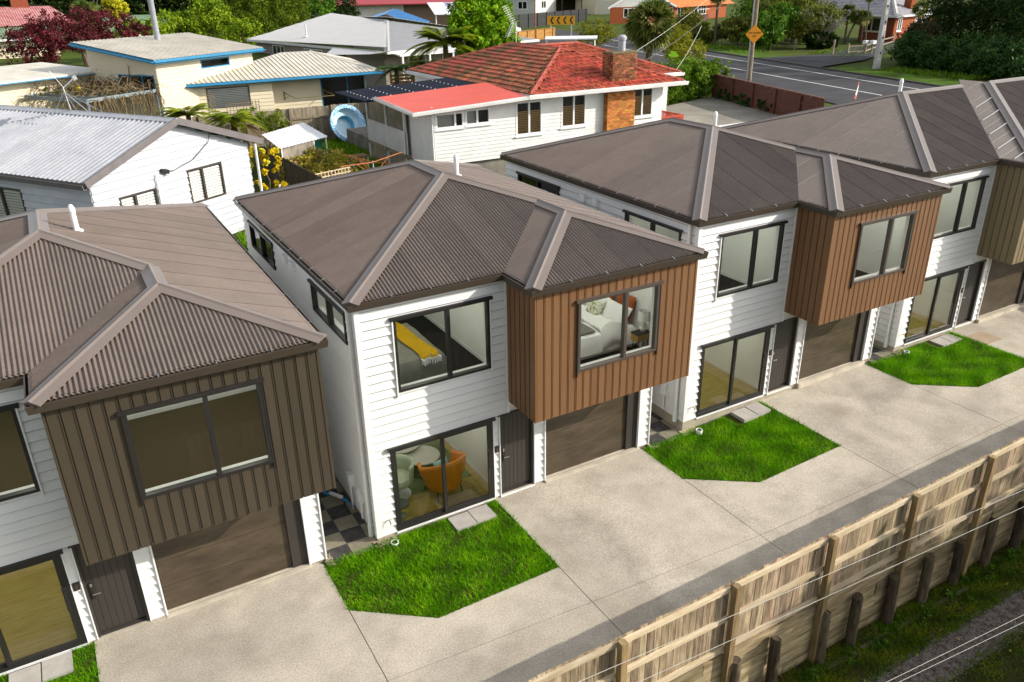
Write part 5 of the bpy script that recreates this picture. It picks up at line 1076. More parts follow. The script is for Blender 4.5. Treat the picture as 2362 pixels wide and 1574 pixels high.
def text3d(body, parent, org, e, upv, size, name='lettering'):
    cu = bpy.data.curves.new(name, 'FONT'); cu.body = body; cu.size = size; cu.align_x = 'CENTER'; cu.align_y = 'CENTER'; cu.extrude = .003; o = bpy.data.objects.new(name, cu); COL.objects.link(o)
    n = e.cross(upv); o.matrix_local = Matrix.Translation(org) @ Matrix(((e.x, upv.x, n.x), (e.y, upv.y, n.y), (e.z, upv.z, n.z))).to_4x4(); dg = bpy.context.evaluated_depsgraph_get(); me = bpy.data.meshes.new_from_object(o.evaluated_get(dg)); m4 = o.matrix_local.copy(); bpy.data.objects.remove(o)
    me.materials.clear(); me.materials.append(blk); r = link(name, me, parent); r.matrix_local = m4; return r
text3d('UNCALMED', sgn, c + d_ * .03 + V((0, 0, .08)), e, V((0, 0, 1)), .17); text3d('OFF', sgn, c + d_ * .03 + V((0, 0, -.14)), e, V((0, 0, 1)), .17)
up2 = thing('utility_pole', 'pale tapered concrete power pole on the far grass verge', 'utility pole', (52.3, 28.5, 4)); mb = MB(); mb.hexa([(-.24, -.17, -.2), (.24, -.17, -.2), (.24, .17, -.2), (-.24, .17, -.2), (-.12, -.1, 10), (.12, -.1, 10), (.12, .1, 10), (-.12, .1, 10)]); mb.build('pole', concp, up2)
mb = MB()
for k in range(7): mb.box(-.06, .06, -.19 + k * .008, -.16 + k * .008, 1.2 + k * 1.1, 1.35 + k * 1.1)
mb.build('slot', blackal, up2)
wirem = mat('pale_wire', (.42, .42, .38), .5); dwire = mat('dark_wire', (.12, .12, .12), .6)
def wire(label, p, q, sag, r, m, group=None):
    p = V(p); q = V(q); mb = MB(); pts = [p.lerp(q, i / 14) - V((0, 0, 4 * sag * (i / 14) * (1 - i / 14))) for i in range(15)]; mb.tube(pts, r, 5); return tag(mb.build('overhead_wire', m), label, 'wire', group)
def ext(a, b, k0, k1): a = V(a); b = V(b); return a + (b - a) * k0, a + (b - a) * k1
p, q = ext((-.0, -9, 4.89), (6.08, -9, 4.42), -3, 4); wire('upper pale overhead wire crossing in front of the timber fence', p, q, .0, .0029, wirem)
p, q = ext((.04, -9, 4.54), (6.23, -9, 4.09), -3, 4); wire('lower pale overhead wire crossing in front of the timber fence', p, q, .0, .0029, wirem)
p, q = ext((3.88, -9, 2.14), (7.29, -9, 1.65), -4, 6); wire('upper of the two pale wires over the gravel track corner', p, q, 0, .0033, wirem)
p, q = ext((4.17, -9, 1.97), (7.37, -9, 1.46), -4, 6); wire('lowest pale wire over the gravel track corner', p, q, 0, .0033, wirem)
wire('service wire from the timber pole to the mossy chimney', (39.3, 29.0, 12.7), (19.0, 16.4, 7.7), .5, .01, wirem); wire('second service wire from the timber pole towards the palm', (39.3, 29, 11.4), (24.5, 22.5, 6.6), .5, .014, dwire)
wire('short pair of service wires at the eave by the palm', (23.6, 18.6, 6.6), (30, 24, 8.2), .15, .012, wirem)
# street furniture
cs = thing('chevron_sign', 'yellow sign with four black left pointing chevrons at the road bend', 'sign', (55.5, 77.6, 4)); e = V((.86, -.5, 0)).normalized(); e = V((.8, -.6, 0)); dd = V((-.6, -.8, 0)); F = Fr(-e * 1.75, e, dd); mb = MB(); F.box(mb, 0, 3.5, 0, .04, 1.55, 2.6); mb.build('panel', mat('sign_yellow', (.75, .36, .01), .5, var=.05), cs)
for k in range(4):
    u = .45 + k * .82; mb = MB(); P = F.p
    for a, b, c_, d2 in (((u + .4, 2.5), (u + .1, 2.07), (u - .1, 2.07), (u + .15, 2.5)), ((u + .1, 2.08), (u + .4, 1.65), (u + .15, 1.65), (u - .1, 2.08))): mb.poly([P(w_[0], .045, w_[1]) for w_ in (a, b, c_, d2)])
    mb.build('chevron', blk, cs)
for u in (.4, 3.0): mb = MB(); F.box(mb, u, u + .12, -.12, -.0, -.2, 1.7); mb.build('post', white, cs)
lp = thing('lamp_post', 'slender rust red lamp post with curled top behind the red tiled roof', 'lamp post', (44.5, 66, 4)); mb = MB(); rustl = mat('rust_red_post', (.28, .06, .03), .6); mb.tube([(0, 0, 0), (0, 0, 5.4), (-.1, .08, 5.75), (-.4, .3, 5.9), (-.7, .5, 5.75), (-.78, .56, 5.4)], .06, 8); mb.build('post', rustl, lp, smooth=True); mb = MB(); mb.lathe((-.78, .56, 5.0), [(.2, 0), (.16, .25), (.05, .42), (0, .44)], 10); mb.build('lamp_shade', rustl, lp)
car = thing('parked_car', 'white car half hidden behind the bright green tree', 'car', (52.6, 87, 4.03), math.radians(-70)); carw = mat('white_car_paint', (.75, .75, .76), .25, var=.02); mb = MB()
prof = [(-2.1, .35), (-2.15, .75), (-1.95, .95), (-1.2, 1.02), (-.7, 1.42), (.9, 1.45), (1.5, 1.0), (2.0, .92), (2.15, .7), (2.1, .35)]
L_ = [(x, -.85 + (.12 if z > 1.1 else 0), z) for x, z in prof]; R_ = [(x, .85 - (.12 if z > 1.1 else 0), z) for x, z in prof]
for i in range(len(prof)): j = (i + 1) % len(prof); mb.poly([L_[i], L_[j], R_[j], R_[i]])
mb.poly(L_[::-1]); mb.poly(R_); mb.build('body', carw, car); cg = mat('car_glass', (.02, .025, .03), .1); mb = MB(); mb.poly([(-1.16, -.68, 1.06), (-.72, -.62, 1.4), (-.72, .62, 1.4), (-1.16, .68, 1.06)]); mb.poly([(-.65, -.865, 1.05), (1.35, -.865, 1.05), (.9, -.76, 1.38), (-.6, -.76, 1.38)]); mb.poly([(1.45, -.7, 1.06), (.95, -.62, 1.42), (.95, .62, 1.42), (1.45, .7, 1.06)]); mb.build('windows', cg, car)
for x in (-1.35, 1.35):
    for y in (-.8, .8): mb = MB(); mb.tube([(x, y - .1, .32), (x, y + .1, .32)], .32, 16); mb.build('wheel', blk, car)
wp = thing('white_canopy', 'flat white canopy roof behind the red tiled roof', 'canopy', (40.5, 53, 0)); mb = MB(); mb.hexa([(-2.2, 1.2, 5.6), (2.0, -1.3, 5.6), (3.0, 0, 5.75), (-1.2, 2.6, 5.75), (-2.2, 1.2, 5.7), (2.0, -1.3, 5.7), (3.0, 0, 5.85), (-1.2, 2.6, 5.85)]); mb.build('roof', white, wp); mb = MB()
for x, y in ((-2, 1.2), (1.9, -1.1), (2.7, 0)): mb.bar((x, y, 4), (x, y, 5.6), .1, .1)
mb.build('post', white, wp)
fg = thing('flag_stick', 'bamboo stick with a torn red and white flag beside the road fence', 'flag', (29.5, 12.5, 4)); mb = MB(); mb.tube([(0, 0, 0), (.06, .02, 2.0)], .025, 6); mb.build('stick', mustw, fg); mb = MB(); mb.poly([(.05, 0, 1.35), (-.13, -.03, 1.42), (.02, .0, 1.65), (.05, .0, 1.9), (.11, .04, 2.15), (.16, .04, 2.1), (.12, .03, 1.5)]); mb.build('flag', mat('flag_red', (.6, .05, .09), .7), fg); mb = MB(); mb.poly([(.0, -.02, 1.5), (-.08, -.03, 1.6), (-.02, -.02, 1.75), (.06, -.01, 1.98), (.1, -.01, 1.95), (.05, -.01, 1.6)]); mb.build('white_stripe', white, fg)
def railfence(label, pts, h=.95, m=None, rails=3):
    H = thing('rail_fence', label, 'fence')
    for p in pts: mb = MB(); z = float(terr(np.array(p[0]), np.array(p[1]))); mb.bar((*p, z), (*p, z + h + .08), .14, .14); mb.build('post', m, H)
    for a, b in zip(pts, pts[1:]):
        for r in range(rails): z = 4 + h * (r + .6) / (rails + .0); mb = MB(); mb.bar((*a, z), (*b, z), .05, .11); mb.build('rail', m, H)
railfence('pale post and rail fence at the brick house driveway', [(61.4, 38.5), (63.3, 38.1), (69, 41), (75, 43.8)], m=polem, rails=2)
railfence('old post and rail fence under the shrubs across the road', [(70.5, 68), (68.5, 62), (66.5, 56), (64.5, 50.5), (62.8, 46)], m=polem)
mbx = thing('letterbox', 'small pale letterbox pair near the concrete pole', 'letterbox', (62.5, 36.8, 4)); mb = MB(); mb.bar((0, 0, 0), (0, 0, 1.0), .1, .1); mb.bar((-.4, .4, 0), (-.4, .4, 1.0), .1, .1); mb.build('post', polem, mbx); mb = MB(); mb.box(-.22, .22, -.2, .2, 1.0, 1.3); mb.box(-.65, -.25, .25, .6, 1.0, 1.3); mb.build('box', white, mbx)
wpst = thing('marker_post', 'single leaning timber post on the grass across the road', 'post', (59.6, 38.7, 4)); mb = MB(); mb.bar((0, 0, 0), (.2, .1, 1.4), .13, .13); mb.build('post', polem, wpst)
# far houses
brickw = mat('red_brick_wall', (.3, .085, .035), .85, var=.35, scale=14, stretch=(1, 1, 3)); brickd = mat('dark_red_brick_wall', (.27, .075, .04), .85, var=.35, scale=14, stretch=(1, 1, 3))
orr = mat('orange_tile_roof', (.6, .14, .02), .65, var=.25, scale=2); dkt = mat('dark_tile_roof', (.13, .13, .15), .6, col2=(.3, .29, .31), scale=5, stretch=(.6, .6, 4), lo=.45, hi=.6)
def tilecourses(H, pts, m, exp=.36, amp=.03):   # far tiled roofs: stepped courses, too small to pick apart singly
    pts = [V(p) for p in pts]; O = pts[0]; e = (pts[1] - pts[0]).normalized(); n = nrm(pts); s = n.cross(e); s = s if s.z > 0 else -s; uv = [((p - O).dot(e), (p - O).dot(s)) for p in pts]; mx = max(p[1] for p in uv); v = 0; mb = MB()
    def ul(v):
        uu = []
        for (a, b), (c, d) in zip(uv, uv[1:] + uv[:1]):
            if (b - v) * (d - v) <= 0 and abs(b - d) > 1e-9: uu.append(a + (c - a) * (v - b) / (d - b))
        return (min(uu), max(uu)) if uu else None
    while v < mx - .02:
        w = min(v + exp, mx - .005); A = ul(v + .001); B = ul(w - .001)
        if A and B:
            P = lambda u, v_, h: O + e * u + s * v_ + n * h
            mb.poly([P(A[0], v, amp), P(A[1], v, amp), P(B[1], w, 0), P(B[0], w, 0)]); mb.poly([P(A[0], v, -.01), P(A[1], v, -.01), P(A[1], v, amp), P(A[0], v, amp)])
        v += exp
    return tag(mb.build('roof_tiles', m, H), kind='stuff')
H = thing('brick_house', 'red brick house with bright orange tiled gable roof beyond the palm', 'house')
F, L = bgwall(H, (80.5, 101), (91, 97.7), 3.9, 6.5, brickw, .4, [(2.3, 4.8, 4.9, 6.3, (3.1, 4.0))], fm=white, lip=.004, fw=.1)
mb = MB(); P = F.p; mb.poly([P(-.1, .01, 6.5), P(L + .1, .01, 6.5), P(L / 2, .01, 9.4)]); mb.build('gable', dullw, H)
F2, L2 = bgwall(H, (91, 97.7), (110, 105), 3.9, 6.5, brickw, .4, [(1.5, 3.9, 4.8, 6.3), (6.5, 9.0, 4.8, 6.3), (9.3, 12.2, 4.8, 6.3, (10.2, 11.2))], fm=white, lip=.004, fw=.1)
a0 = F.p(-.5, .4, 6.35); a1 = F.p(L + .5, .4, 6.35); ar = F.p(L / 2, .4, 9.5); bk_ = F2.e * 22
ar2 = ar + bk_; tilecourses(H, [a1, a1 + bk_, ar2, ar], orr); tilecourses(H, [a0 + bk_, a0, ar, ar2], orr)
board(H, 'bargeboard', a0, ar, .3, .08, white); board(H, 'bargeboard', a1, ar, .3, .08, white); board(H, 'gutter', a1 + V((.1, -.1, -.05)), a1 + bk_, .15, .2, orr); mb = MB(); mb.tube([F.p(L - .1, .1, 6.4), F.p(L - .1, .1, 3.9)], .08, 6); mb.build('downpipe', white, H)
st_ = thing('brick_house_steps', 'wooden landing with white handrail on the orange roofed house', 'steps', (97, 99.2, 3.9)); mb = MB(); mb.box(0, 2.4, -1.2, 0, .0, 1.0); mb.build('landing', brownfence, st_); mb = MB(); mb.bar((0, -1.2, 1.9), (-1.5, -2.6, .9), .08, .08); mb.bar((0, -1.2, 1.9), (2.4, -1.2, 1.9), .08, .08); mb.build('rail', white, st_)
H = thing('brick_house', 'dark red brick house with grey tiled roof and brick chimney at the top right', 'house')
F, L = bgwall(H, (77.2, 49.9), (76.4, 45.0), 3.9, 6.6, brickd, .4, [(.9, 3.4, 5.0, 6.5, (1.8,))], fm=creamb, lip=.004, fw=.14, sill=True); bgwall(H, (76.4, 45.0), (87.5, 47.6), 3.9, 6.6, brickw, .4, [(.8, 1.9, 5.1, 6.4), (6.8, 8.8, 5.1, 6.4, (7.3, 7.8, 8.3)), (5.2, 5.7, 5.1, 6.4, ())], fm=white, lip=.004, fw=.12, sill=True)
e0 = [(76.7, 52, 6.7), (75.9, 44.5, 6.7), (80.2, 48.4, 8.3), (80.5, 54, 8.3)]; tilecourses(H, e0, dkt); e1 = [(75.9, 44.5, 6.7), (88.5, 47.4, 6.7), (86.0, 51.5, 8.3), (80.2, 48.4, 8.3)]; tilecourses(H, e1, dkt)
tilecourses(H, [(78, 66, 6.7), (76.5, 51.5, 6.7), (80.5, 54, 8.3), (83, 66, 8.3)], dkt)
mb = MB(); cap(mb, (75.9, 44.5, 6.7), (80.2, 48.4, 8.3), nrm(e0), nrm(e1), w=.2, r=.05); mb.build('ridge_tiles', concp, H); mb = MB(); sweep(mb, [(76.7, 52, 6.7), (75.9, 44.5, 6.7), (88.5, 47.4, 6.7)], GPROF); mb.build('gutter', white, H)
ck3 = thing('chimney', 'plain red brick chimney on the grey tiled roof at the top right', 'chimney', (82.2, 47.6, 7.2)); mb = MB(); mb.box(-.45, .45, -.45, .45, 0, 2.6); mb.build('stack', brickw, ck3); mb = MB(); mb.box(-.52, .52, -.52, .52, 2.6, 2.75); mb.build('chimney_cap', brickw, ck3)
H = thing('grey_house', 'light grey house with white windows and dark flat eaves behind the black fence', 'house'); gwl = mat('light_grey_boards', (.5, .5, .47), .7, var=.06)
bgwall(H, (80, 150), (88, 137), 3.9, 7.6, gwl, .25, [(3.0, 4.4, 5.3, 6.9), (8.0, 9.6, 5.3, 6.9), (11.4, 13.6, 5.3, 6.9)], fm=white, lip=.01, fw=.16); bgwall(H, (88, 137), (97, 142.8), 3.9, 7.6, gwl, .25, [(3.2, 5.6, 5.3, 6.9)], fm=white, lip=.01, fw=.16)
mb = MB(); mb.hexa([(87.9, 136.2, 7.6), (98, 142.6, 7.6), (90, 158, 7.6), (79, 150.5, 7.6), (87.9, 136.2, 8.0), (98, 142.6, 8.0), (90, 158, 9.6), (79, 150.5, 9.6)]); mb.build('roof', fasc, H)
H = thing('carport', 'green roofed open carport between the grey and cream houses', 'carport', (98.5, 139.5, 3.9)); mb = MB(); mb.hexa([(-1, 2, 3.2), (7, -2, 3.2), (9, 4, 3.4), (1, 8, 3.4), (-1, 2, 3.35), (7, -2, 3.35), (9, 4, 4.2), (1, 8, 4.2)]); mb.poly([(-1, 1.9, 3.36), (7, -2.1, 3.36), (3, 0, 4.6)]); mb.build('roof', mat('green_roof', (.03, .1, .06), .5), H); mb = MB()
for x, y in ((-.8, 2), (3, .1), (6.8, -1.8)): mb.bar((x, y, 0), (x, y, 3.2), .2, .2)
mb.hexa([(1, 8, 0), (9, 4, 0), (9, 4.2, 0), (1, 8.2, 0), (1, 8, 3.2), (9, 4, 3.2), (9, 4.2, 3.2), (1, 8.2, 3.2)]); mb.build('frame', darkfence, H)
H = thing('cream_cottage', 'tall cream weatherboard house between the carport and the orange roof', 'house'); bgwall(H, (101.5, 134.5), (112, 126), 3.9, 9.8, mat('pale_cream_boards', (.6, .56, .46), .7), .3, [(1.2, 3.2, 6.6, 8.4), (5.5, 7.5, 6.6, 8.4)], fm=white, lip=.01, fw=.18); mb = MB(); mb.box(101.5, 112, 134.6, 142, 3.9, 9.8); mb.build('rear', creamb, H)
H = thing('blue_roof_shed', 'grey shed with bright blue corrugated gable roof', 'shed'); bl_ = mat('blue_roof', (.04, .16, .36), .4, var=.1); c0 = V((28.9, 77, 0))
S1 = [(36.5, 83.5, 6.9), (33.5, 70.5, 6.9), (31.0, 71.3, 8.0), (34.0, 84.0, 8.0)]; S2 = [(26.0, 73, 6.6), (30.5, 87, 6.6), (34.0, 84.0, 8.0), (31.0, 71.3, 8.0)]
S1 = [(31.5, 66.5, 6.3), (37.5, 78, 6.6), (34.2, 80.5, 8.0), (28.6, 69.5, 7.75)]; S2 = [(25.5, 71.8, 6.7), (28.6, 69.5, 7.75), (34.2, 80.5, 8.0), (31, 83, 6.7)]
for S in (S1, S2): sheets(S, H, bl_, pitch=.25, amp=.012, prof='rib', joined=True, name='roof_sheeting', skirt=False)
mb = MB(); mb.poly([(25.8, 72, 4), (31.3, 66.9, 4), (31.3, 66.9, 6.3), (28.6, 69.6, 7.7), (25.8, 72, 6.7)]); mb.build('gable_wall', gwl, H); board(H, 'bargeboard', (25.4, 71.7, 6.65), (28.6, 69.4, 7.7), .3, .1, fasc); board(H, 'bargeboard', (31.5, 66.4, 6.25), (28.6, 69.4, 7.7), .3, .1, fasc)
H = thing('red_roof_cottage', 'cream cottage with dark red roof at the top edge behind the trees', 'house'); bgwall(H, (36.5, 118), (49, 113), 4.0, 7.6, dullw, .25, [(.8, 3.4, 5.2, 7.2)], fm=white, lip=.01, fw=.15); mb = MB(); mb.hexa([(35.5, 117, 7.6), (62, 106, 7.6), (66, 116, 7.6), (40, 127, 7.6), (35.5, 117, 7.75), (62, 106, 7.75), (66, 116, 9.6), (40, 127, 9.6)]); mb.build('roof', mat('dark_red_iron', (.34, .03, .04), .5, var=.2), H); bgwall(H, (49, 113), (60, 108.5), 4.0, 7.6, mat('brown_stain', (.2, .13, .09), .8), .25, fm=white)
H = thing('striped_awning', 'pale awning roof with faint lilac stripes behind the blue shed', 'awning'); stw = mat('lilac_sheet', (.36, .34, .5), .5)
for k in range(8): mb = MB(); a = V((46.5, 96, 6.6)).lerp(V((55, 92, 6.6)), k / 8); b = V((46.5, 96, 6.6)).lerp(V((55, 92, 6.6)), (k + 1) / 8); u = V((2.5, 8, 1.4)); mb.poly([a, b, b + u, a + u]); mb.poly([a + V((0, 0, -.08)), b + V((0, 0, -.08)), b + u + V((0, 0, -.08)), a + u + V((0, 0, -.08))][::-1]); mb.build('roof_sheet', stw if k in (2, 4) else whr, H)
mb = MB()
for t in (0, .5, 1): p = V((46.7, 96.1, 6.5)).lerp(V((54.8, 92.2, 6.5)), t); mb.bar(p, (p.x, p.y, 4), .12, .12)
mb.build('post', white, H)
H = thing('old_cottage', 'cream cottage with faded red and green iron roof at the far left', 'house'); grr = mat('faded_green_iron', (.17, .27, .15), .6, var=.3, scale=2); rdr = mat('faded_red_iron', (.3, .035, .045), .6, col2=(.42, .2, .19), scale=1.4, stretch=(1, 1, .6), lo=.45, hi=.7)
bgwall(H, (-16, 68.2), (-1.6, 69.4), 4.6, 6.95, creamb, .2, [(6.3, 7.3, 5.6, 6.5), (8.3, 9.6, 4.8, 6.8, ())], fm=dullw, fw=.12); sheets([(-18, 67.3, 7.0), (-1.2, 68.8, 7.0), (-.8, 73.2, 7.75), (-18, 71.7, 7.75)], H, grr, pitch=.2, amp=.02, joined=True, name='lower_roof', skirt=False); sheets([(-18, 71.7, 7.8), (.6, 73.3, 7.8), (-1.3, 78.5, 9.3), (-18, 77.5, 9.3)], H, rdr, pitch=.2, amp=.02, joined=True, name='upper_roof', skirt=False)
mb = MB(); mb.box(-4.4, -3.0, 78, 79, 8.6, 10.0); mb.build('chimney', brickd, H); mb = MB(); sweep(mb, [(-18, 67.3, 7.0), (-1.1, 68.8, 7.0)], GPROF); mb.build('gutter', dullw, H)
H = thing('green_hut', 'low pale green iron roof hut behind the yellow ball tree', 'shed'); sheets([(3.0, 82.5, 6.6), (8.6, 84, 6.6), (8.4, 88.5, 8.0), (3.6, 87.5, 8.0)], H, grr, pitch=.2, amp=.02, joined=True, name='roof', skirt=False); sheets([(8.6, 84, 6.6), (12.5, 88.5, 6.6), (8.4, 88.5, 8.0)], H, grr, pitch=.2, amp=.02, joined=True, name='roof', skirt=False); mb = MB(); mb.box(3.4, 8.3, 84, 88, 4.6, 6.6); mb.build('wall', creamb, H)
# ------------------------------------------------------------------ trees and plants
LM = lambda n, *c, **k: leafmat(n, list(c), **k)
m_burg = LM('burgundy_leaves', (.035, .01, .01), (.07, .014, .016), (.11, .02, .024), (.26, .03, .055)); m_yel = LM('yellow_green_leaves', (.24, .24, .01), (.42, .4, .015), (.55, .5, .03)); m_bright = LM('bright_green_leaves', (.07, .13, .008), (.16, .25, .01), (.3, .38, .015))
m_con = LM('conifer_leaves', (.03, .06, .005), (.08, .13, .007), (.17, .21, .012)); m_dark = LM('dark_leaves', (.006, .014, .004), (.016, .034, .005), (.045, .075, .008)); m_mid = LM('mid_green_leaves', (.025, .075, .008), (.065, .15, .01), (.14, .26, .018))
m_lush = LM('lush_green_leaves', (.06, .15, .004), (.13, .28, .006), (.28, .42, .012)); m_fern = LM('fern_leaves', (.08, .13, .008), (.18, .24, .01), (.36, .38, .02)); m_feath = LM('feathery_leaves', (.09, .11, .008), (.17, .18, .012), (.26, .25, .02)); m_palm = LM('palm_leaves', (.03, .06, .01), (.07, .11, .015), (.2, .2, .05), (.4, .36, .12))
m_hedge = LM('hedge_leaves', (.04, .09, .006), (.09, .17, .008), (.17, .27, .012)); m_vine = LM('yellow_vine_leaves', (.45, .3, .005), (.62, .44, .01), (.5, .5, .04)); m_dry = LM('dry_stems', (.1, .075, .045), (.17, .13, .08), (.24, .2, .12), trans=.05); m_pink = LM('pink_shrub_leaves', (.14, .14, .02), (.3, .28, .03), (.46, .38, .05), (.6, .2, .4)); m_olive = LM('olive_shrub_leaves', (.05, .065, .01), (.11, .13, .015), (.2, .2, .03)); m_bush = LM('dark_bush_leaves', (.012, .035, .008), (.03, .075, .014), (.075, .15, .03))
m_dead = LM('dead_fronds', (.12, .07, .02), (.2, .12, .04)); barkm = mat('tree_bark', (.13, .1, .07), .95, var=.4, scale=6); barkg = mat('pale_grey_bark', (.32, .3, .25), .9, var=.35, scale=4)
SEED = [100]
def limbs(mb, base, tips, r0, r1, bend=.3):
    for t in tips:
        b = V(base); t = V(t); m = b.lerp(t, .5) + V((R.uniform(-bend, bend), R.uniform(-bend, bend), R.uniform(0, bend))); mb.tube([b, b.lerp(m, .6), m, t], [r0, r0 * .8, (r0 + r1) / 2, r1], 6)
def tree(name, label, cat, base, blobs, n, size, m, trunk=.2, tm=None, tips=None, group=None, **k):
    T = thing(name, label, cat, base, group=group); SEED[0] += 1; b = V(base); bl = [(x - b.x, y - b.y, z - b.z, *r) for x, y, z, *r in blobs]
    if trunk:
        mb = MB(); c = bl[0]; mb.tube([(0, 0, -.4), (c[0] * .3, c[1] * .3, c[2] * .4), (c[0] * .8, c[1] * .8, c[2])], [trunk, trunk * .8, trunk * .4], 8)
        limbs(mb, (c[0] * .3, c[1] * .3, c[2] * .4), [(q[0], q[1], q[2]) for q in (tips or bl)], trunk * .5, trunk * .12); mb.build('trunk', tm or barkm, T, smooth=True)
    foliage('crown', bl, n, size, m, SEED[0], T, **k); return T
tree('burgundy_tree', 'big rounded burgundy leaved tree behind the cream house', 'tree', (-.3, 57.5, 5.3), [(-.8, 58.4, 8.0, 3.3, 2.6, 1.5), (-3.6, 57.2, 6.9, 2.0, 1.8, 1.5), (1.9, 60, 8.0, 2.6, 2.2, 1.2), (-2.6, 57, 7.7, 2, 1.8, 1.2), (3.8, 61, 7.4, 1.4, 1.4, .8)], 15000, .1, m_burg, trunk=.22, clump=.3)
tree('ball_tree', 'small yellow green ball shaped tree at the top left', 'tree', (4.5, 81.3, 6), [(4.5, 81.3, 9.0, 1.15, 1.1, 1.15)], 2600, .12, m_yel, trunk=.12)
for i, (c, lab, n) in enumerate((((5.5, 70.1, 6.8, 2.6, 1.8, 1.4), 'bright yellow green shrub just left of the tall flue', 4500), ((8.6, 71.8, 7.1, 2.3, 1.8, 1.7), 'bright green shrub just right of the tall flue', 4500), ((11.6, 72.5, 7.6, 2.4, 1.9, 2.3), 'tallest bright yellow green shrub behind the upper cream roof', 6500), ((13.6, 68, 6.6, 1.6, 1.5, 1.4), 'small bright shrub before the dark conifers', 2500))):
    tree('bright_shrub', lab, 'shrub', (c[0], c[1], 5), [c, (c[0] + .8, c[1], c[2] + .6, c[3] * .6, c[4] * .6, c[5] * .6)], n, .12, m_bright, trunk=.1)
for x, y, z, rx, rz, lab in ((17.6, 82.3, 8, 2.4, 4.5, 'left golden green conifer behind the cream house'), (21, 84, 8.2, 2.3, 5, 'middle golden green conifer behind the grey hip roof'), (24.0, 87, 8.0, 2.0, 4.5, 'right golden green conifer behind the grey hip roof')):
    tree('conifer', lab, 'tree', (x, y, 4.6), [(x, y, z - 1.5, rx * 1.05, rx, 2.6), (x + .3, y, z + 1.5, rx * .85, rx * .8, 2.4), (x - .4, y - .8, z, rx * .7, rx * .7, 3)], 11000, .16, m_con, trunk=.25, flat=-.3, aspect=.3)
tree('broadleaf_tree', 'glossy mid green tree above the left end of the grey hip roof', 'tree', (27.8, 92, 4.4), [(27.8, 92.2, 7.4, 2.4, 2, 2.4), (29.5, 93.5, 8.8, 1.8, 1.8, 1.6)], 6000, .16, m_mid, trunk=.2); tree('broadleaf_tree', 'dark tree beside the dark red roofed cottage', 'tree', (32.5, 96.5, 4.4), [(32.5, 96.5, 8.0, 2.6, 2.2, 3.0), (34.2, 97, 6.8, 1.5, 1.5, 1.6)], 7000, .16, m_dark, trunk=.25)
for i, (x, y, r, lab) in enumerate(((-8, 112, 5, 'dark tree at the far top left corner'), (-1.5, 110, 5, 'dark tree behind the faded red roof'), (4, 108, 5, 'dark tree behind the yellow ball tree'), (10.0, 104, 5, 'dark tree behind the tall flue'), (15.5, 103, 4.5, 'dark tree behind the bright green shrubs'), (21, 106, 5, 'dark tree behind the golden conifers'), (27, 108, 5, 'dark tree behind the glossy green tree'), (36, 135, 6, 'dark tree behind the dark red roofed cottage'))):
    tree('dark_tree', lab, 'tree', (x, y, 5), [(x, y, 8.5, r, r * .7, 5), (x + 1.5, y - 1, 12, r * .7, r * .6, 3.5), (x - 2, y - 1.5, 7, r * .6, r * .5, 3)], 9000, .26, m_dark, trunk=.35)
mb = MB(); mb.tube([(9.3, 95, 5), (9.5, 95, 8), (9.9, 95, 9.6), (10.3, 95, 12)], [.16, .13, .11, .08], 7); mb.tube([(9.6, 95, 8.6), (9.9, 94.8, 10.5)], [.08, .05], 6); tag(mb.build('bare_trunk', barkg, smooth=True), 'pale bare tree trunk before the dark trees at the top left', 'tree')
tree('bright_tree', 'tall fresh green tree beside the tree fern', 'tree', (18.6, 31.4, 4), [(-4.23 + (x + 4.23) * .7, -13.3 + (y + 13.3) * .7, 10.75 + (z - 10.75) * .7, a * .72, b * .72, c * .74) for x, y, z, a, b, c in [(28.6, 50.8, 8.3, 1.5, 1.5, 1.4), (31.2, 51.5, 8.4, 1.6, 1.5, 1.4), (30.2, 50.3, 6.9, 2.2, 1.8, 1.4), (28, 49.5, 6.3, 1.4, 1.3, 1.2), (31.2, 50.3, 5.8, 1.6, 1.5, 1.0), (31.9, 51.2, 7.3, 1.2, 1.2, 1.2), (29.8, 51, 9.2, 1.2, 1.2, .9), (28.4, 50.6, 9.6, .9, .9, .9), (31.2, 51.4, 9.6, 1.2, 1.2, 1.0), (27.2, 49.6, 7.4, 1.0, 1.0, 1.0), (30, 50, 7.9, 1.6, 1.4, 1.0)]], 22000, .11, m_lush, trunk=.25, clump=.42)
tree('feathery_shrub', 'olive feathery shrub in front of the chevron sign', 'shrub', (45.3, 55.5, 4), [(45.2, 55.8, 6.2, 2.0, 1.7, 1.0), (44.6, 55.3, 5.5, 1.6, 1.4, .8), (46.2, 55.9, 5.7, 1.4, 1.3, .9)], 7000, .1, m_feath, trunk=.09, aspect=.25)
tree('yellow_shrub', 'yellow green feathery shrub to the right of the palm', 'shrub', (42.2, 39.5, 4), [(42.6, 40.6, 6.3, 1.4, 1.2, 1.0), (42.6, 38.9, 5.4, 1.5, 1.3, .9), (39.6, 37.2, 5.3, 1.1, 1.1, .9), (41, 38.6, 5.9, 1.3, 1.2, 1.0)], 8000, .1, LM('yellowish_leaves', (.11, .12, .008), (.22, .23, .012), (.36, .34, .02)), trunk=.08, aspect=.35)
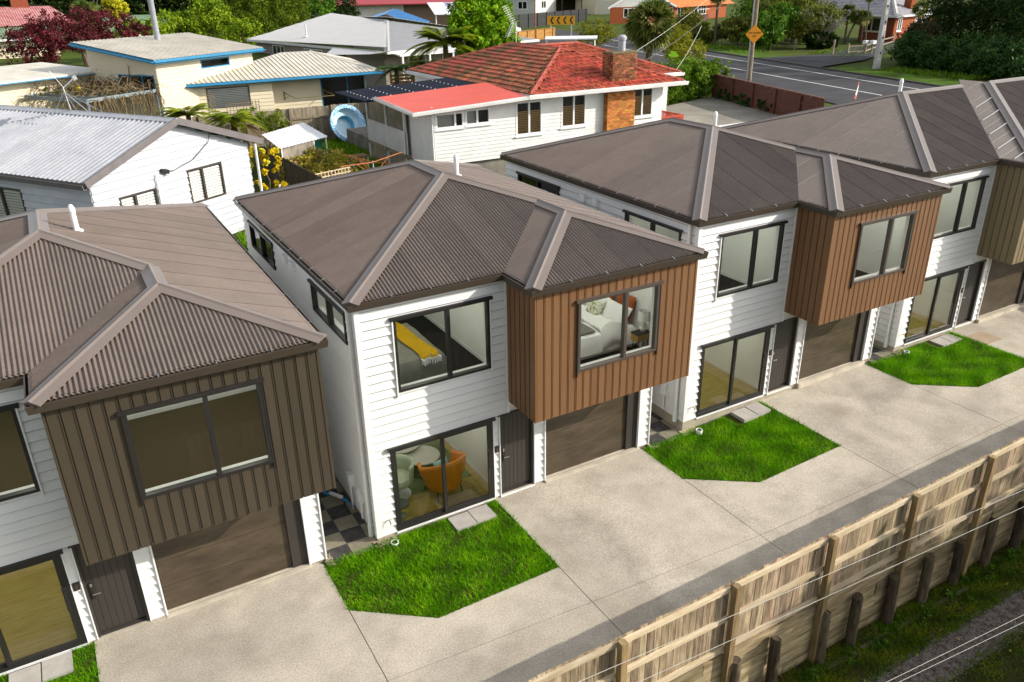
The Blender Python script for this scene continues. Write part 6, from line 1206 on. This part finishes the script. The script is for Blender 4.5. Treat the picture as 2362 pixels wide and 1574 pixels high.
# hedge by the parking pad
H = thing('hedge', 'clipped green hedge behind the red roofed house and beside the parking pad', 'hedge', (29.5, 24, 4)); g = np.random.default_rng(5)
bl = [(-3.2 + i * .72, -.3 + i * .2, 1.0, .85, .85, 1.15) for i in range(10)] + [(-3.0 + i * .72, .7 + i * .2, 1.1, .85, .85, 1.2) for i in range(9)] + [(2.9, .55, 1.25, .9, .8, .95), (-3.2, -.4, 1.0, .9, .8, 1.1)]
foliage('clipped_leaves', bl, 26000, .075, m_hedge, 77, H, clump=.3); 
for i in range(8): mb = MB(); mb.tube([(-3 + i * .85, -.2 + i * .2, 0), (-3 + i * .85, -.2 + i * .2, .9)], .04, 5); mb.build('stem', barkm, H)
tree('low_hedge', 'low dark hedge strip along the red brown road fence', 'hedge', (30.8, 20.3, 4), [(31.6, 22.6, 4.3, .5, 1.3, .45), (30.9, 20.4, 4.3, .5, 1.4, .45), (30.2, 18.2, 4.25, .5, 1.2, .4)], 5000, .08, m_bush, trunk=0)
def bigleaf(label, base, n, r, m, size):
    T = thing('broad_leaf_plant', label, 'plant', base); v = []; tn = []
    for k in range(n):
        a = R.uniform(0, 6.28); el = R.uniform(.2, 1.1); d = V((math.cos(a) * math.cos(el), math.sin(a) * math.cos(el), math.sin(el))); c = d * r * R.uniform(.6, 1); s = V((-math.sin(a), math.cos(a), 0)) * size * .6; u = (d + V((0, 0, -.5))).normalized() * size
        v += [c - s, c + u * .9 - s * .5, c + u + s * .5, c + s]; tn.append(R.random())
    npmesh('leaves', np.array([tuple(q) for q in v]), np.arange(len(v)).reshape(-1, 4), m, T, np.array(tn)); mb = MB(); mb.tube([(0, 0, -r), (0, 0, .05)], .06, 6); mb.build('stem', barkm, T)
bigleaf('broad bright green leaved plant on the hedge top', (30.6, 26.6, 5.7), 26, .8, m_lush, .5); bigleaf('second broad leaved plant left on the hedge top', (28.4, 26.2, 5.5), 16, .6, m_lush, .42)
# fans, fronds
def fronds(name, label, cat, base, hgt, n, ln, m, trunk=.12, droop=.6, leaf=.28, seed=1, up=(.1, 1.0), per=22, tm=None, lw=.05, dead=0):
    T = thing(name, label, cat, base); g = np.random.default_rng(seed); V_ = []; tn = []
    for k in range(n):
        a = g.random() * 6.283; e0 = g.uniform(*up); L = ln * g.uniform(.75, 1.1); t0 = g.random(); o = np.array([0, 0, hgt]); dh = np.array([math.cos(a), math.sin(a), 0]); sd = np.array([-math.sin(a), math.cos(a), 0])
        for j in range(per):
            t = (j + .5) / per; el = e0 - droop * t * 2; p = o + dh * L * t * math.cos(e0 * .7) + np.array([0, 0, L * (math.sin(e0) * t - droop * t * t)]); w = leaf * (math.sin(math.pi * min(1, t * .9 + .1)) ** .7) * L / ln
            for s in (-1, 1):
                tip = p + sd * s * w + dh * w * .35 + np.array([0, 0, -.18 * w]); q = dh * lw
                V_ += [p - q, p + q, tip + q * .3, tip - q * .3]; tn.append(np.clip(t0 * .6 + .4 * g.random(), 0, 1))
    npmesh('fronds', np.array(V_), np.arange(len(V_)).reshape(-1, 4), m, T, np.array(tn))
    mb = MB(); mb.tube([(0, 0, -.5), (0, 0, hgt * .5), (0, 0, hgt)], [trunk * 1.2, trunk, trunk * .9], 8); mb.build('trunk', tm or barkm, T); return T
fronds('tree_fern', 'spreading tree fern in front of the fresh green tree', 'tree fern', (16.7, 30.6, 4), 3.6, 40, 2.35, m_fern, .17, .5, .5, 3, (-.2, 1.1), per=30, lw=.1); fronds('tree_fern', 'small dark tree fern by the orange slat screen', 'tree fern', (13.9, 31.4, 4), 2.3, 24, 1.6, m_mid, .14, .6, .34, 4, (-.1, .7)); fronds('tree_fern', 'small light tree fern between the slat screen and the red roof', 'tree fern', (16.3, 32.4, 4), 2.3, 24, 1.6, m_fern, .14, .6, .34, 5, (-.1, .9))
fronds('fern', 'light green fern clump left of the trellis in the yard', 'fern', (1.6, 26.6, 3.2), 2.2, 34, 1.6, m_fern, .12, .6, .3, 6, (.2, 1.1)); fronds('fern', 'bigger fern clump with browning tips behind the light grey gable', 'fern', (3.0, 23.8, 3.2), 2.15, 44, 1.6, m_fern, .14, .65, .3, 7, (.0, 1.1)); fronds('fern', 'dead brown fronds under the bigger fern clump', 'fern', (3.3, 23.4, 3.2), 2.0, 18, 1.4, m_dead, .1, 1.0, .14, 8, (-.3, .3))
def fanpalm(name, label, base, hgt, n, r, m, trunk, seed, bl=16, rb=.05, ball=.5, skirt=0, heads=((0, 0, 0),)):
    T = thing(name, label, 'palm', base); g = np.random.default_rng(seed); V_ = []; tn = []; mb = MB()
    for hx, hy, hz in heads:
        for k in range(n + skirt):
            d = g.normal(size=3); d[2] = d[2] * .7 + ball if k < n else -abs(d[2]) - .3; d /= np.linalg.norm(d); c = np.array([hx, hy, hgt + hz]) + d * r * (.35 if k < n else .3); t0 = g.random() * (.7 if k < n else 1); x = np.cross(d, g.normal(size=3)); x /= np.linalg.norm(x)
            for j in range(bl):
                an = (j / (bl - 1) - .5) * 2.6; q = (d * math.cos(an) + x * math.sin(an)); tip = c + q * r * .65 * g.uniform(.8, 1.1) + np.array([0, 0, -.12 * r]); s = np.cross(q, d); s = s / (np.linalg.norm(s) + 1e-6) * rb; mid = c + q * r * .33
                s2 = x * math.cos(an) * rb - d * math.sin(an) * rb
                V_ += [c, mid - s2, tip, mid + s2]; tn.append(np.clip(t0 + g.uniform(-.1, .3), 0, 1))
        mb.tube([(0, 0, -.3), (hx * .5, hy * .5, (hgt + hz) * .5), (hx, hy, hgt + hz)], [trunk * 1.1, trunk, trunk * .9], 8)
    npmesh('fan_leaves', np.array(V_), np.arange(len(V_)).reshape(-1, 4), m, T, np.array(tn)); mb.build('trunk', barkm, T); return T
fanpalm('fan_palm', 'big fan palm with shaggy skirt behind the red tiled roof', (37, 37.2, 4), 3.7, 60, 2.2, m_palm, .24, 2, 13, .1, .3, 40)
fanpalm('cabbage_tree', 'cabbage tree behind the rail fence, left of the others', (72.4, 47.8, 4), 3.2, 26, 1.0, m_palm, .1, 3, 12, .05, .4, 10, ((0, 0, 0), (.9, -.6, -.5))); fanpalm('cabbage_tree', 'cabbage tree nearest the dark brick wall', (73.2, 46.4, 4), 2.6, 26, 1.0, m_palm, .1, 4, 12, .05, .4, 10); fanpalm('cabbage_tree', 'tall thin leaning cabbage tree before the dark brick house', (68.8, 42.4, 4), 4.9, 22, .8, m_palm, .07, 5, 12, .05, .5, 4, ((.6, .8, 0),)); fanpalm('cabbage_tree', 'small cabbage tree right of the red brick chimney', (78, 43.4, 4), 3.4, 26, 1.0, m_palm, .1, 6, 12, .05, .4, 6); fanpalm('cabbage_tree', 'spiky yucca crown at the top left above the burgundy tree', (1.6, 78.5, 5.4), 3.2, 26, 1.6, m_palm, .15, 7, 12, .07, .5, 6); fanpalm('cabbage_tree', 'cabbage tree behind the timber power pole', (60.5, 55, 4), 5.0, 30, 1.2, m_palm, .14, 9, 12, .06, .4, 6)
# across the road
tree('broadleaf_tree', 'glossy green broadleaf shrub tree across the road behind the power pole', 'tree', (60.6, 47.2, 4), [(60.2, 47.3, 6.0, 2.0, 1.7, 1.5), (63.2, 48.5, 6.8, 2.0, 1.8, 1.4), (58.7, 47.6, 5.2, 1.2, 1.2, .9)], 8000, .17, m_mid, trunk=.18, aspect=.45)
tree('hedge_shrub', 'dense green shrub beneath the orange brick house steps', 'shrub', (62.9, 54, 4), [(62.9, 54, 5.5, 2.3, 1.8, 1.3), (61.2, 56.6, 5.2, 1.6, 1.5, 1.1)], 6000, .14, m_olive, trunk=.1); tree('hedge_shrub', 'brownish olive shrub left of the timber power pole', 'shrub', (59.5, 58, 4), [(59.8, 58.5, 5.8, 1.8, 1.6, 1.5), (62, 61, 6, 1.8, 1.5, 1.6)], 6000, .13, m_olive, trunk=.1)
T = thing('tangled_tree', 'grey barked tangled tree with sparse olive leaves across the road', 'tree', (66, 45.6, 4)); mb = MB(); g = random.Random(3)
for k in range(26):
    a = g.uniform(0, 6.28); r = g.uniform(1.2, 2.8); p = [V((0, 0, 0)), V((r * .3 * math.cos(a), r * .3 * math.sin(a), 1.3)), V((r * .7 * math.cos(a + .3), r * .7 * math.sin(a + .3), 2.2 + g.uniform(0, .6))), V((r * math.cos(a + .1), r * math.sin(a + .1), 2.6 + g.uniform(-.9, 1.0)))]; mb.tube(p, [.11, .08, .05, .02], 5)
    for q in range(3): b = p[2].lerp(p[3], g.random()); mb.tube([b, b + V((g.uniform(-.7, .7), g.uniform(-.7, .7), g.uniform(-.2, .6)))], [.03, .01], 4)
mb.build('trunk', barkg, T, smooth=True); foliage('crown', [(-.5, .6, 2.7, 2.3, 2.0, 1.3), (1.8, 1.6, 2.9, 1.8, 1.6, 1.4)], 4500, .12, m_olive, 55, T)
tree('understorey_shrub', 'dark shrub at the foot of the tangled grey tree', 'shrub', (65.5, 45.0, 4), [(65.4, 45, 4.8, 1.8, 1.5, .9)], 3500, .13, m_dark, trunk=.08); tree('understorey_shrub', 'dark green mass of shrub behind the tangled tree', 'shrub', (69, 52, 4), [(69, 52, 6.5, 3.2, 2.4, 2.6), (66, 52.5, 6.8, 2.4, 2, 2.6), (72.5, 54, 6.8, 3, 2.4, 2.6)], 9000, .17, m_olive, trunk=.15)
for x, y, z, r, lab in ((64.8, 31.2, 8, 2.9, 'dark conifer next to the grey tiled brick house'), (64.2, 27.6, 8.5, 3.2, 'middle dark conifer at the top right'), (62.0, 23.2, 8, 3.2, 'dark conifer at the right edge of the trees'), (67.5, 24.5, 9, 4, 'tallest dark conifer behind the others at the top right'), (62.0, 17.5, 8, 3.6, 'dark conifer beyond the far roof edge')):
    tree('dark_conifer', lab, 'tree', (x, y, 4), [(x, y, z - 2, r, r * .9, 2.3), (x, y, z + 1, r * .85, r * .8, 2.4), (x + .3, y, z + 4, r * .6, r * .6, 3), (x - 1.5, y - .8, z - 1, r * .5, r * .5, 2.2)], 11000, .15, LM('deep_conifer_leaves', (.009, .022, .006), (.02, .045, .008), (.05, .085, .012)), trunk=.3, flat=-.4, aspect=.35)
for x, y, z, rx, rz, lab in ((56.8, 28.8, 5.1, 1.9, 1.3, 'leftmost dark green bush on the far verge'), (56.0, 26.0, 5.0, 1.9, 1.25, 'second dark green bush on the far verge'), (55.8, 23.4, 5.2, 2.0, 1.4, 'third dark green bush on the far verge'), (54.6, 20.6, 5.2, 2.1, 1.4, 'fourth dark green bush on the far verge'), (53.8, 17.6, 5.2, 2.2, 1.4, 'last dark green bush on the far verge near the frame edge'), (58.8, 29.6, 5.9, 1.9, 1.3, 'taller reddish tinged bush below the brick house')):
    tree('verge_bush', lab, 'bush', (x, y, 4), [(x, y, z, rx, rx * .8, rz), (x + .7, y + .6, z + .5, rx * .6, rx * .5, rz * .7), (x - .5, y - .6, z - .4, rx * .8, rx * .6, rz * .6)], 5500, .12, m_bush if rz != 1.3 or x < 58 else LM('reddish_bush_leaves', (.02, .028, .012), (.05, .055, .022), (.1, .075, .035)), trunk=.1, clump=.4)
# yard plants
tree('weeping_bush', 'drooping green bush hanging over the grey weathered fence', 'bush', (5.1, 26.8, 3.2), [(5.4, 26.8, 4.7, .7, .6, .6), (4.5, 27.4, 5.0, .5, .5, .4)], 2200, .1, LM('willow_leaves', (.06, .1, .01), (.13, .18, .015), (.24, .27, .03)), trunk=.06, aspect=.22, flat=-.6)
tree('flowering_shrub', 'untidy shrub with small pink flowers behind the middle roof ridge', 'shrub', (5.1, 18.3, 3.2), [(5.2, 18.8, 3.9, 1.3, 1.0, .7), (4.3, 18.3, 3.9, .9, .9, .6), (6.1, 18.2, 3.8, .9, .8, .6), (5.4, 17.0, 3.6, 1.0, .8, .5)], 9000, .065, m_pink, trunk=.05, clump=.4)
vn = thing('grape_vine', 'yellow autumn grape vine on the veranda of the light grey gable house', 'vine', (2.1, 15.3, 3.2)); foliage('leaves', [(-.2, .2, 2.3, .5, .5, .35), (-.15, .2, 1.75, .5, .4, .4), (.35, .2, 2.2, .3, .3, .4), (.55, .1, 1.3, .25, .25, .7), (-.3, .1, 1.1, .4, .35, .2)], 1300, .062, m_vine, 9, vn, aspect=.85); mb = MB(); mb.tube([(0, 0, 0), (.2, .1, 1.2), (-.2, .2, 2.4)], .025, 5); mb.build('stem', barkm, vn)
pv = thing('climbing_rose', 'mass of bare tangled climbing rose stems with yellow flowers over the pergola', 'vine', (-1.6, 31.2, 6.15)); g = random.Random(4); mb = MB(); ctr = [(p - V((-1.6, 31.2, 6.15))) for p in PGP]
for k in range(420):
    a, b = g.random(), g.random(); a = a ** .6; p = ctr[0].lerp(ctr[1], a).lerp(ctr[3].lerp(ctr[2], a), b) + V((0, 0, g.uniform(-.15, .35))); d = V((g.uniform(-1, 1), g.uniform(-1, 1), g.uniform(-.5, .5))).normalized() * g.uniform(.5, 1.3); q = V((g.uniform(-.2, .2), g.uniform(-.2, .2), g.uniform(0, .3))); mb.tube([p, p + d * .5 + q, p + d + V((0, 0, -.2))], [.022, .016, .008], 4, cap=False)
for k in range(60):
    b = g.random(); p = ctr[3].lerp(ctr[2], b) + V((0, 0, .05)); d = V((g.uniform(-.4, .4), g.uniform(-.5, .1), -g.uniform(.6, 1.7))); mb.tube([p, p + d * .5 + V((g.uniform(-.2, .2), -.2, 0)), p + d], [.02, .016, .01], 4, cap=False)
tag(mb.build('stems', mat('rose_stem', (.2, .15, .085), .9, var=.5, scale=3), pv), kind='stuff'); foliage('flowers', [(0, .6, .3, 2.6, 1.8, .25)], 110, .075, LM('rose_flowers', (.6, .45, .005), (.7, .6, .02)), 12, pv, aspect=.9); foliage('leaves', [(0, .4, .1, 2.6, 1.8, .3)], 1400, .06, m_olive, 13, pv)
tag(blades('yard_grass', np.concatenate([scatter([(6.2, 15), (10.5, 15), (11, 28), (6.5, 28)], 130, 3, tf), scatter([(.4, 10.8), (3.2, 10.8), (3.2, 14), (.4, 13)], 260, 4, tf)]), .22, .03, m_lush, 4, lean=.6), 'rough green grass of the back yards', 'grass', kind='stuff')
tag(blades('street_grass', np.concatenate([scatter([(50, 20), (53, 20), (54, 28), (51.5, 28)], 40, 5, lambda x, y: x * 0 + 4.1), scatter([(58, 36), (76, 40), (76, 44), (60, 42)], 25, 6, lambda x, y: x * 0 + 4.0), scatter([(55, 46), (60, 62), (63, 62), (58, 44)], 25, 6, lambda x, y: x * 0 + 4.05)]), .22, .05, m_hedge, 8, lean=.6), 'rough green grass on the verge across the road', 'grass', kind='stuff')
# trees on the near side of the track, behind and right of the viewpoint; they shade the track and the far end of the fence
for x, y, z, r, n, lab in ((19.5, -14.2, 4.0, 2.6, 2600, 'near side tree right of view, closest to the fence'), (24.5, -15.2, 5.5, 3.2, 3600, 'near side tree right of view, second along the track'), (30, -15.5, 4.4, 3.0, 3200, 'near side tree right of view, third along the track'), (14.5, -14.8, 2.2, 2.0, 1800, 'near side small tree beside the track'), (15.6, -12.2, 4.6, 1.7, 700, 'near side sparse tree nearest the fence'), (18.8, -12.6, 5.0, 1.7, 800, 'near side sparse tree second nearest the fence'), (18, -19, 5.8, 3.6, 4500, 'near side tree set back from the track'), (25, -22, 7, 4, 5000, 'near side large tree set well back'), (34, -22, 6.5, 4.2, 5000, 'near side large tree farthest along the track'), (2, -25, 5.5, 4.2, 5000, 'tree behind the viewpoint mirrored in the windows'), (-8, -25, 6, 4.5, 5000, 'second tree behind the viewpoint mirrored in the windows'), (-18, -23, 6, 4.5, 5000, 'third tree behind the viewpoint at the left'), (10, -27, 6, 4.5, 5000, 'fourth tree behind the viewpoint at the right')):
    tree('broadleaf_tree', lab, 'tree', (x, y, -2), [(x, y, z, r, r, r * .75), (x + r * .5, y - r * .3, z + r * .5, r * .6, r * .6, r * .5), (x - r * .5, y + .3, z - .6, r * .6, r * .6, r * .5)], n, .26, m_mid, trunk=.25, clump=.45)

for x, y, r, lab in ((77, 64, 4.6, 'dark green tree mass behind the glossy broadleaf across the road'), (83, 62, 4.6, 'dark green tree behind the tangled grey tree across the road'), (90, 66, 5, 'dark green tree behind the cabbage trees across the road')):
    tree('dark_tree', lab, 'tree', (x, y, 4), [(x, y, 7.4, r, r * .8, 3.4), (x + 1.5, y + 1, 10, r * .8, r * .7, 3), (x - 2, y - 1, 6, r * .6, r * .5, 2)], 9000, .2, m_olive if x > 85 else m_mid, trunk=.3, clump=.4)
